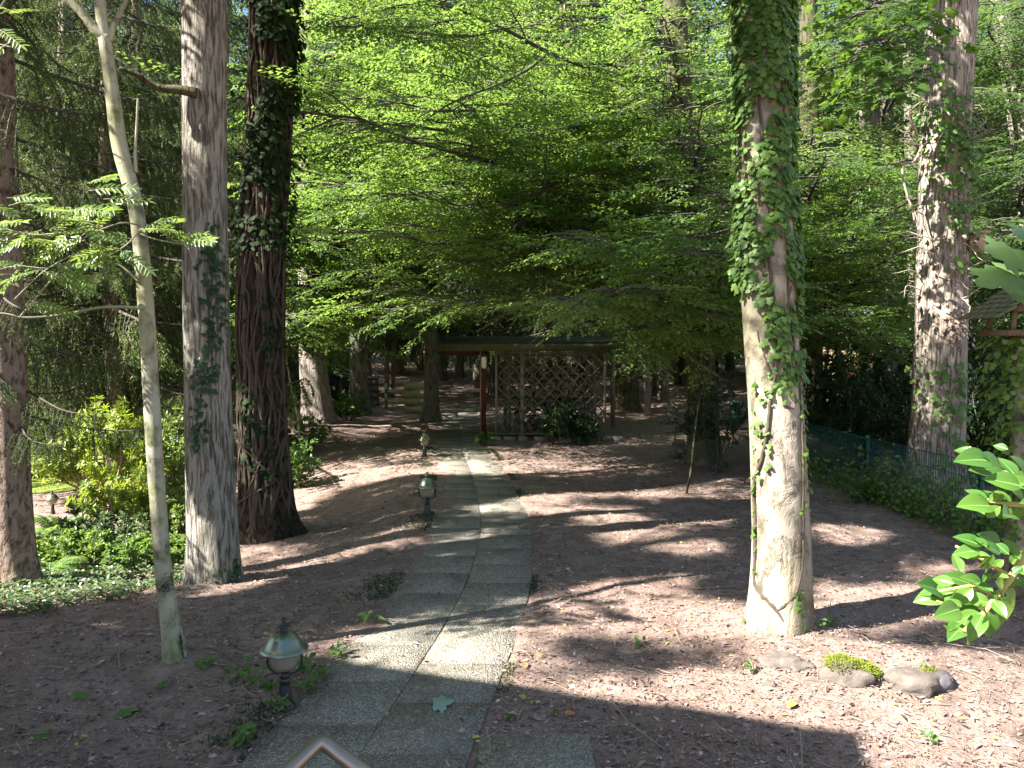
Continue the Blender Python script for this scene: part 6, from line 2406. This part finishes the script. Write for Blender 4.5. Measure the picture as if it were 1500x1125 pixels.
def want_ground(n, r):
    g = np.stack([r.uniform(-4.6, 8.5, n), r.uniform(3.2, 12.6, n), np.zeros(n)], 1)
    g[:, 2] = terr(g[:, 0], g[:, 1])
    px, py, dep = proj(g)
    left = np.interp(g[:, 1], [3, 5.5, 8, 12.6], [-5, -4.4, -3.3, -2.6])
    m = (g[:, 0] > left) & (px < 1650)
    return g[m]


def want_trunks(n, r):
    out = []
    for tr, z1 in ((T4, 7.0), (T4, 7.0), (T3, 2.4)):
        z = r.uniform(.0, z1, n // 3)
        out.append(np.stack([np.interp(z, tr['P'][:, 2], tr['P'][:, 0]), np.full(n // 3, tr['d']), z], 1) + r.normal(size=(n // 3, 3)) * .22)
    out.append(FEED[0] + np.array([-.1, 0, 0]) + r.normal(size=(n // 4, 3)) * np.array([.25, .2, .35]))
    return np.concatenate(out)


print('canopy', grow_canopy([TA, TB, TC, TD, T1, T3], want_ground, 21000, (6.2, 11.5), 1), grow_canopy([TD, TB, T3], want_trunks, 6000, (3.2, 9), 2, 1.0, False))
r = np.random.default_rng(9)
wood, fol = MB(), MB()
for q in range(60):
    a = r.uniform(0, 6.28)
    z = r.uniform(6.6, 13)
    B = np.array([2 + math.cos(a) * r.uniform(1, 3), 5.9 + math.sin(a) * r.uniform(1, 3), z + .6])
    if visible(B[None], 40)[0] or blocks(B[None], .7)[0]:
        continue
    leafy_limb(wood, fol, tpos(T8, z), B, .03, .4, .08, .4, .3, .3, 1.2, r=r, keep=lambda O: sunkeep(O) & ~blocks(O, .4))
part('overhead_branches', wood, M['branch'], T8['root'])
part('overhead_foliage', fol, M['beech'], T8['root'])

# ================================================================== CAMERA, SUN, SKY
cam = bpy.data.cameras.new('camera')
co = bpy.data.objects.new('camera', cam)
C.objects.link(co)
co.location = (0, 0, CZ)
co.rotation_euler = (math.radians(90) - PITCH, 0, 0)
cam.sensor_width = 36
cam.sensor_fit = 'HORIZONTAL'
cam.lens = 36 * F / 1500
cam.clip_start = .05
cam.clip_end = 1200
S = bpy.context.scene
S.camera = co
sl = bpy.data.lights.new('sun', 'SUN')
sl.energy = SUN_POWER
sl.angle = math.radians(.55)
sl.color = (1., .955, .88)
so = bpy.data.objects.new('sun', sl)
C.objects.link(so)
so.location = (-20, -10, 30)
from mathutils import Vector
so.rotation_euler = Vector(tuple(-SUN)).to_track_quat('-Z', 'Y').to_euler()
w = bpy.data.worlds.new('World')
S.world = w
w.use_nodes = True
nt = w.node_tree
sky = nt.nodes.new('ShaderNodeTexSky')
sky.sky_type = 'NISHITA'
sky.sun_disc = False
sky.sun_elevation = SUN_EL
sky.sun_rotation = math.atan2(SUN[0], SUN[1])
nt.links.new(sky.outputs[0], nt.nodes['Background'].inputs[0])
nt.nodes['Background'].inputs[1].default_value = SKY
S.view_settings.view_transform = 'Standard'
S.view_settings.look = 'None'
S.view_settings.exposure = EXPO
S.view_settings.gamma = 1
S.render.engine = 'CYCLES'
cy = S.cycles
cy.max_bounces = 10
cy.diffuse_bounces = 6
cy.glossy_bounces = 3
cy.transmission_bounces = 8
cy.caustics_reflective = False
cy.caustics_refractive = False
cy.use_adaptive_sampling = False
cy.sample_clamp_indirect = 6
try:
    cy.use_denoising = True
    cy.denoiser = 'OPENIMAGEDENOISE'
    cy.denoising_input_passes = 'RGB_ALBEDO_NORMAL'
    cy.denoising_prefilter = 'ACCURATE'
except Exception as e:
    print('denoise', e)
